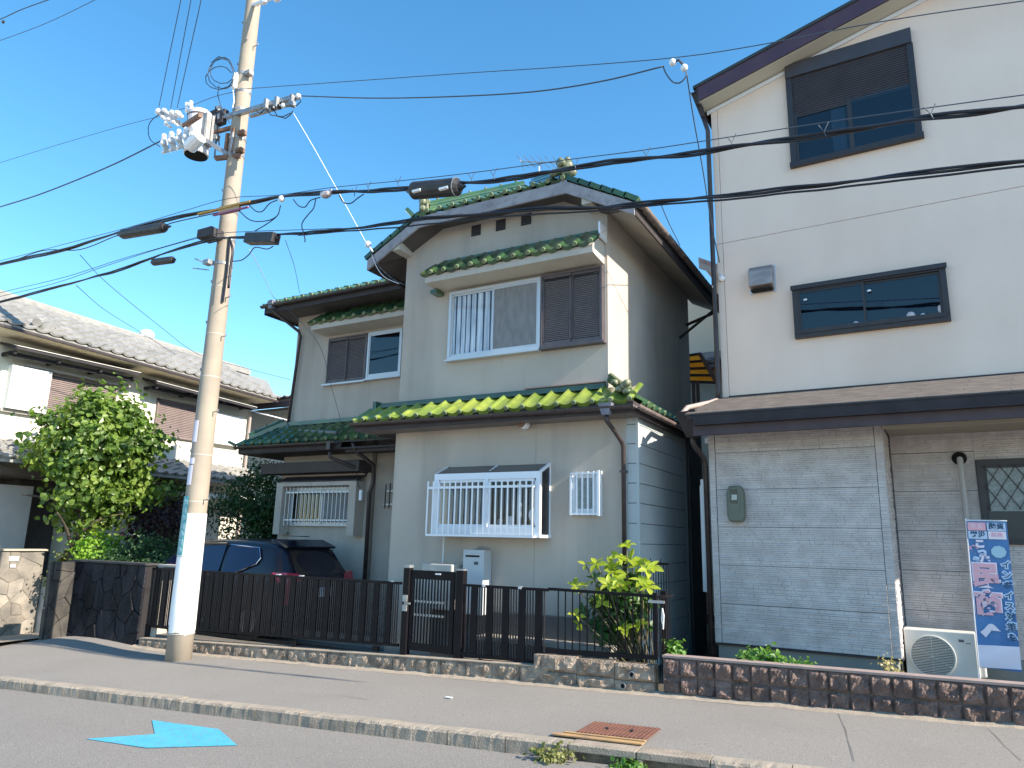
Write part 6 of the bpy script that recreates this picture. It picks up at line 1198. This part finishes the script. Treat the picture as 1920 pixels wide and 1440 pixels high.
for (px_, py_, n, y_) in ((1175, 1022, 6, 8.95), (1183, 1050, 5, 9.0), (1160, 1045, 5, 8.9), (1118, 1058, 6, 8.8), (1098, 1060, 3, 8.8), (1195, 1062, 4, 9.0), (1213, 1068, 6, 8.85), (1222, 1062, 5, 8.95), (1150, 1072, 6, 8.85), (1140, 1095, 6, 8.7), (1158, 1088, 6, 8.7), (1165, 1100, 5, 8.75), (1205, 1090, 6, 8.75), (1215, 1102, 5, 8.7), (1080, 1100, 5, 8.75), (1094, 1098, 4, 8.8), (1082, 1154, 4, 8.7), (1083, 1172, 2, 8.7), (1170, 1178, 5, 8.72), (1202, 1172, 4, 8.75), (1118, 1122, 3, 8.8), (1130, 1128, 3, 8.75), (1150, 1060, 4, 9.0)):
    P = atY(px_, py_, y_); rosette(P, n, YM); s_ = rr.choice(root); st_.tube(crm([s_, s_.lerp(P, .5) + Vector((rr.uniform(-.06, .06), rr.uniform(-.06, .06), .05)), P], 4), .008, 5)
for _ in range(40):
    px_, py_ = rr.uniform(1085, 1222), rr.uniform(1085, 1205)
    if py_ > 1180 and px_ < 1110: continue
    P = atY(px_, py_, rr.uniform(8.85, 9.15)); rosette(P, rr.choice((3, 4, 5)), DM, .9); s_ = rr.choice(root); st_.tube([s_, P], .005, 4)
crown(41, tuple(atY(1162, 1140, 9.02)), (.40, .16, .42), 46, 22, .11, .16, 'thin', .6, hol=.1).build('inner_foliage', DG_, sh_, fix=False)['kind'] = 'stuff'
st_.build('stem', mat('pale_stem', (0.16, 0.14, 0.07), (0.10, 0.08, 0.05), scale=12, rough=.9), sh_, smooth=True)

# ------------------------------------------------------------------ left neighbour: walls, house
TANS = mat('tan_stone', (0.30, 0.265, 0.22), (0.18, 0.165, 0.145), scale=3.5, rough=.8, bump=.01, bscale=25, rv=.3)
tw_ = empty('tan_stone_wall', (-16.55, 8.3, -2.1), 'tan crazy-paved stone boundary wall at the left frame edge', 'stone wall')
MB().box(-16.7, -16.52, 6.9, 9.0, -2.3, -.42).build('core', MORT, tw_); bx('coping', mat('tan_coping', (0.4, 0.35, 0.28)), tw_, -16.74, -16.46, 6.9, 9.03, -.418, -.38)
FT = Matrix.Translation((-16.518, 0, 0)) @ Matrix(((0, -1, 0, 0), (1, 0, 0, 0), (0, 0, 1, 0), (0, 0, 0, 1))); stones(tw_, voronoi(6.9, 9.0, -2.25, -.425, 46, 3, .9), FT, TANS, seed=9, gap=.006, dep=.012)
MB().box(-16.515, -16.49, 8.30, 8.48, -.62, -.53).box(-16.515, -16.49, 8.34, 8.44, -.75, -.69).build('name_plate', WHT, tw_)
gp_ = MB().box(-16.62, -16.3, 9.05, 9.35, -2.2, -.98).build('low_post', mat('pale_render', (0.5, 0.47, 0.42))); tag(gp_, 'low pale concrete post at the end of the tan stone wall', 'post')
LH_ = empty('cream_tiled_house', (-19, 11.5, -2.1), 'sunlit cream house with grey tiled roof on the left behind the tree', 'house')
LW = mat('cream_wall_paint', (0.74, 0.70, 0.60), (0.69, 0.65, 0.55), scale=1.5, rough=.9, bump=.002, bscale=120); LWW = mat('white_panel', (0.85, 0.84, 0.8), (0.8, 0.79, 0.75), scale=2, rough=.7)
MB().box(-24, -18.0, 8.45, 15.3, 1.2, 4.6).box(-24, -18.0, 10.25, 11.95, -2.2, 1.2).box(-24, -18.0, 13.6, 15.3, -2.2, 1.2).build('wall', LW, LH_)
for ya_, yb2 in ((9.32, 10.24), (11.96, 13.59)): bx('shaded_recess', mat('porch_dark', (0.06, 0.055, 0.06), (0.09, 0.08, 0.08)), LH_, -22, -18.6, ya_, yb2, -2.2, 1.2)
MB().box(-24, -17.95, 6.6, 9.3, -2.2, 1.0).build('front_block', mat('grey_render', (0.42, 0.42, 0.42), (0.47, 0.46, 0.45), scale=2), LH_)
RT = mat('grey_roof_tile', (0.24, 0.235, 0.22), (0.31, 0.30, 0.28), scale=6, rough=.75, rv=.12, grime=.3, gscale=4, gcol=(0.15, 0.14, 0.13)); T_G = tile_mesh(.3, .36, m=RT, lip=.045, wv=.9); T_G2 = T_G
def ez(y): return 4.46 - .035 * (y - 7.7)
lr_ = MB().slab([(-17.2, 6.0, ez(6)), (-17.2, 15.6, ez(15.6)), (-20.2, 17.8, 5.48), (-20.2, 6.0, 5.94)], (0, 0, -.08)).slab([(-20.2, 6.0, 5.94), (-20.2, 17.8, 5.48), (-23.4, 17.8, 4.0), (-23.4, 6, 4.5)], (0, 0, -.08)).build('roof', RT, LH_)
tiles(lr_, (-17.17, 6.3, ez(6.3) + .02), (0, 1, -.035), (-3.0, 0, 1.46), 31, 9, .3, .335, meE=T_G, meN=T_G2)
MB().beam((-20.2, 6.0, 5.98), (-20.2, 16.9, 5.57), .3, .16).tube([(-20.2, 6.0, 6.07), (-20.2, 16.9, 5.66)], .08, 8).build('ridge', RT, lr_)
MB().ball((-20.2, 13.0, 5.93), .2, 10, 6, (1, 1.2, .8)).build('ridge_end', mat('white_plaster_ridge', (0.8, 0.8, 0.78)), lr_)
MB().beam((-17.3, 8.5, ez(8.5) + .12), (-17.9, 9.1, ez(9) + .5), .2, .2).tube([(-17.2, 8.4, ez(8.4) + .2), (-17.5, 8.7, ez(8.4) + .36)], .1, 10).build('hip_ornament', RT, lr_)
MB().box(-17.32, -17.18, 6.0, 15.5, 3.95, 3.99) if False else None
gb_ = MB().slab([(-17.17, 6.0, ez(6) - .07), (-17.17, 15.6, ez(15.6) - .07), (-17.17, 15.6, ez(15.6) - .13), (-17.17, 6.0, ez(6) - .13)], (.05, 0, 0)).build('gutter', GUT, LH_)
MB().slab([(-17.2, 6.0, ez(6) - .10), (-17.2, 15.5, ez(15.5) - .10), (-18.0, 15.5, ez(15.5) - .10), (-18.0, 6.0, ez(6) - .10)], (0, 0, -.03)).build('eave_soffit', mat('cream_soffit2', (0.82, 0.7, 0.5)), LH_)
for (ya, yb_, z_a, z_b) in ((8.1, 11.15, 4.03, 4.05), (11.62, 15.0, 3.93, 3.80)):
    hh = MB().slab([(-17.36, ya, z_a), (-17.36, yb_, z_b), (-18.0, yb_, z_b + .17), (-18.0, ya, z_a + .17)], (0, 0, -.06)).build('window_canopy', mat('dark_canopy', (0.016, 0.013, 0.018), (0.024, 0.02, 0.026)), LH_)
    MB().slab([(-17.34, ya, z_a + .01), (-17.34, yb_, z_b + .01), (-17.40, yb_, z_b + .025), (-17.40, ya, z_a + .025)], (0, 0, .010)).build('canopy_edge', LWW, hh)
    for q in (.03, .35, .68, .97): yy = ya + (yb_ - ya) * q; MB().beam((-17.45, yy, z_a - .12), (-17.99, yy, z_a - .12), .06, .08).build('canopy_bracket', DARKM, hh)
    MB().box(-17.62, -17.56, ya, yb_, z_a - .19, z_a - .10).build('canopy_beam', DARKM, hh)
bx('shutter_case', LWW, LH_, -18.0, -17.80, 8.35, 9.22, 2.70, 3.70); MB().box(-18.0, -17.9, 8.3, 11.3, 2.62, 2.69).box(-17.86, -17.8, 8.6, 11.2, 3.72, 3.77).build('window_sill', mat('grey_sill', (0.35, 0.32, 0.3)), LH_)
SHL = mat('light_brown_shutter', (0.2, 0.155, 0.145), (0.17, 0.13, 0.125), scale=5, rough=.6)
def bigshut(y0, y1, z0, z1, nm='window'):
    wn = MB().box(-18.0, -17.93, y0, y0 + .05, z0, z1).box(-18.0, -17.93, y1 - .05, y1, z0, z1).box(-18, -17.93, y0, y1, z1 - .05, z1).box(-18, -17.92, y0, y1, z0 - .04, z0).build(nm, SHL, LH_); b = MB(); z = z0
    while z < z1 - .06: b.add([(-17.96, y0 + .05, z), (-17.96, y1 - .05, z), (-17.98, y1 - .05, z + .045), (-17.98, y0 + .05, z + .045), (-17.96, y0 + .05, z + .047), (-17.96, y1 - .05, z + .047)], [(0, 1, 2, 3), (3, 2, 5, 4)]); z += .047
    b.build('shutter_slats', SHL, wn, fix=False)['kind'] = 'stuff'; return wn
bigshut(9.26, 10.95, 2.70, 3.70); bigshut(12.12, 13.42, 2.64, 3.62); bx('shutter_case', LWW, LH_, -18.0, -17.82, 13.46, 14.95, 2.62, 3.52)
MB().tube([(-17.9, 15.25, 4.0), (-17.9, 15.25, -2)], .04, 8).build('downpipe', mat('pinkish_pipe', (0.4, 0.33, 0.3)), LH_); MB().tube([(-17.7, 15.0, 3.75), (-17.5, 17.6, 3.6)], .02, 5).build('drying_pole', WHT, LH_)
bx('pillar', LWW, LH_, -18.0, -17.8, 10.9, 11.85, -2.1, 1.25); MB().box(-18.0, -17.4, 6.6, 13.7, 1.18, 1.30).box(-17.46, -17.3, 6.6, 13.7, 1.20, 1.33).build('porch_beam', mat('dark_brown_beam', (0.1, 0.08, 0.07)), LH_)
MB().box(-17.42, -17.25, 11.9, 15.2, 1.0, 1.12).build('porch_fascia', LWW, LH_)
pr_ = MB().slab([(-16.95, 6.6, 1.50), (-16.95, 15.2, 1.50), (-18.0, 15.2, 2.02), (-18.0, 6.6, 2.02)], (0, 0, -.08)).build('porch_roof', RT, LH_); tiles(pr_, (-16.93, 6.8, 1.52), (0, 1, 0), (-1.05, 0, .52), 28, 3, .3, .36, meE=T_G, meN=T_G)
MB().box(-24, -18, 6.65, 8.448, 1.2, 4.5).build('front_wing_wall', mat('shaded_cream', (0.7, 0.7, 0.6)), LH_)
# house beyond, between left house and the green-tiled house
bh = empty('brown_tiled_house', (-15, 17, -2), 'pale house with brown tiled eave glimpsed beyond the left wing', 'house')
bx('wall', mat('pale_grey_wall', (0.82, 0.78, 0.73), (0.86, 0.82, 0.77), scale=1.5, rough=.9), bh, -20.5, -10.5, 17.3, 23, -2.2, 4.3); TB = mat('brown_roof_tile', (0.22, 0.13, 0.11), (0.3, 0.2, 0.17), scale=6, rough=.6, rv=.15); T_B = tile_mesh(.3, .36, m=TB, lip=.035)
br_ = MB().slab([(-21, 16.6, 4.42), (-10, 16.6, 4.42), (-10, 19.5, 4.95), (-21, 19.5, 4.95)], (0, 0, -.1)).build('roof', TB, bh); tiles(br_, (-20.6, 16.55, 4.45), (1, 0, 0), (0, 2.9, .53), 24, 4, .3, .34, meE=T_B, meN=T_B)
MB().box(-20.9, -10, 16.6, 16.64, 4.15, 4.33).build('fascia_board', mat('brown_purple_board', (0.13, 0.09, 0.09)), bh); bx('attic_vent', DARK, bh, -13.9, -13.2, 17.28, 17.299, 3.9, 4.12); MB().box(-20.5, -10.5, 17.27, 17.298, 4.2, 4.28).build('eave_shadow_trim', mat('tan_trim', (0.4, 0.33, 0.27)), bh)
# house seen through the gap on the right
gh = empty('beige_rear_house', (-4, 19, -1.5), 'beige house with brown tiles seen through the narrow gap between the two houses', 'house')
bx('wall', mat('warm_beige_wall', (0.75, 0.6, 0.45), (0.8, 0.65, 0.48), scale=1.2, rough=.9), gh, -9, 1.5, 18, 24, -1.6, 4.35); rr_ = MB().slab([(-9.4, 17.5, 4.42), (2, 17.5, 4.42), (2, 20, 5.4), (-9.4, 20, 5.4)], (0, 0, -.1)).build('roof', TB, gh); tiles(rr_, (-6.4, 17.45, 4.45), (1, 0, 0), (0, 2.5, 1.0), 12, 2, .3, .34, meE=T_B, meN=T_B)
bx('upper_wall', mat('rear_tan_wall', (0.8, 0.56, 0.38)), gh, -9, -3.2, 20, 24, 4.4, 7.4); MB().slab([(-4.9, 19.3, 7.9), (-2.5, 19.3, 6.55), (-2.5, 24, 6.55), (-4.9, 24, 7.9)], (0, 0, .12)).build('upper_roof', TB, gh)
MB().slab([(-4.9, 19.32, 7.9), (-2.5, 19.32, 6.55), (-2.5, 19.32, 6.35), (-4.9, 19.32, 7.7)], (0, .05, 0)).build('barge_board', mat('pink_barge', (0.4, 0.3, 0.25)), gh)
aw = empty('amber_awning', (-3.9, 15, 3.2), 'amber translucent awning on brown frame in the gap between houses', 'awning')
c4 = [atY(*q, 15.0) for q in ((1286, 668), (1313, 664), (1345, 718), (1286, 716))]; dv = Vector((0, .9, .0))
MB().add(c4 + [c + Vector((0, .02, 0)) for c in c4], [(0, 1, 2, 3), (7, 6, 5, 4)]).build('panel', leafmat('amber_panel', (0.9, 0.5, 0.17), (0.92, 0.55, 0.2), (0.95, 0.6, 0.22), 3, .8), aw)
for k in range(5): MB().beam(c4[0].lerp(c4[3], k / 4) + Vector((0, -.03, 0)), c4[1].lerp(c4[2], k / 4) + Vector((0, -.03, 0)), .05, .05).build('rib', FASC, aw)
MB().beam(c4[1] + Vector((0, -.05, 0)), c4[2] + Vector((0, -.05, 0)), .07, .08).build('edge_beam', mat('reddish_brown_beam', (0.2, 0.11, 0.09)), aw)
for x_ in (1300, 1308): a = atY(x_, 716, 14.9); MB().beam(a, Vector((a.x, a.y, -1.5)), .06, .06).build('post', mat('reddish_brown_beam', (0.2, 0.11, 0.09)), aw)

# ------------------------------------------------------------------ group phrases for repeated kinds
GR = {'cable': 'overhead cables and wires', 'splice_closure': 'black closures on the overhead cables', 'sliding_gate': 'black slatted gates on the plinth', 'splice_clamp': 'clamps on the upper cable'}
for o in list(SC.objects):
    k = o.name.split('.')[0]
    if o.parent is None and k in GR and not o.get('group'): o['group'] = GR[k]
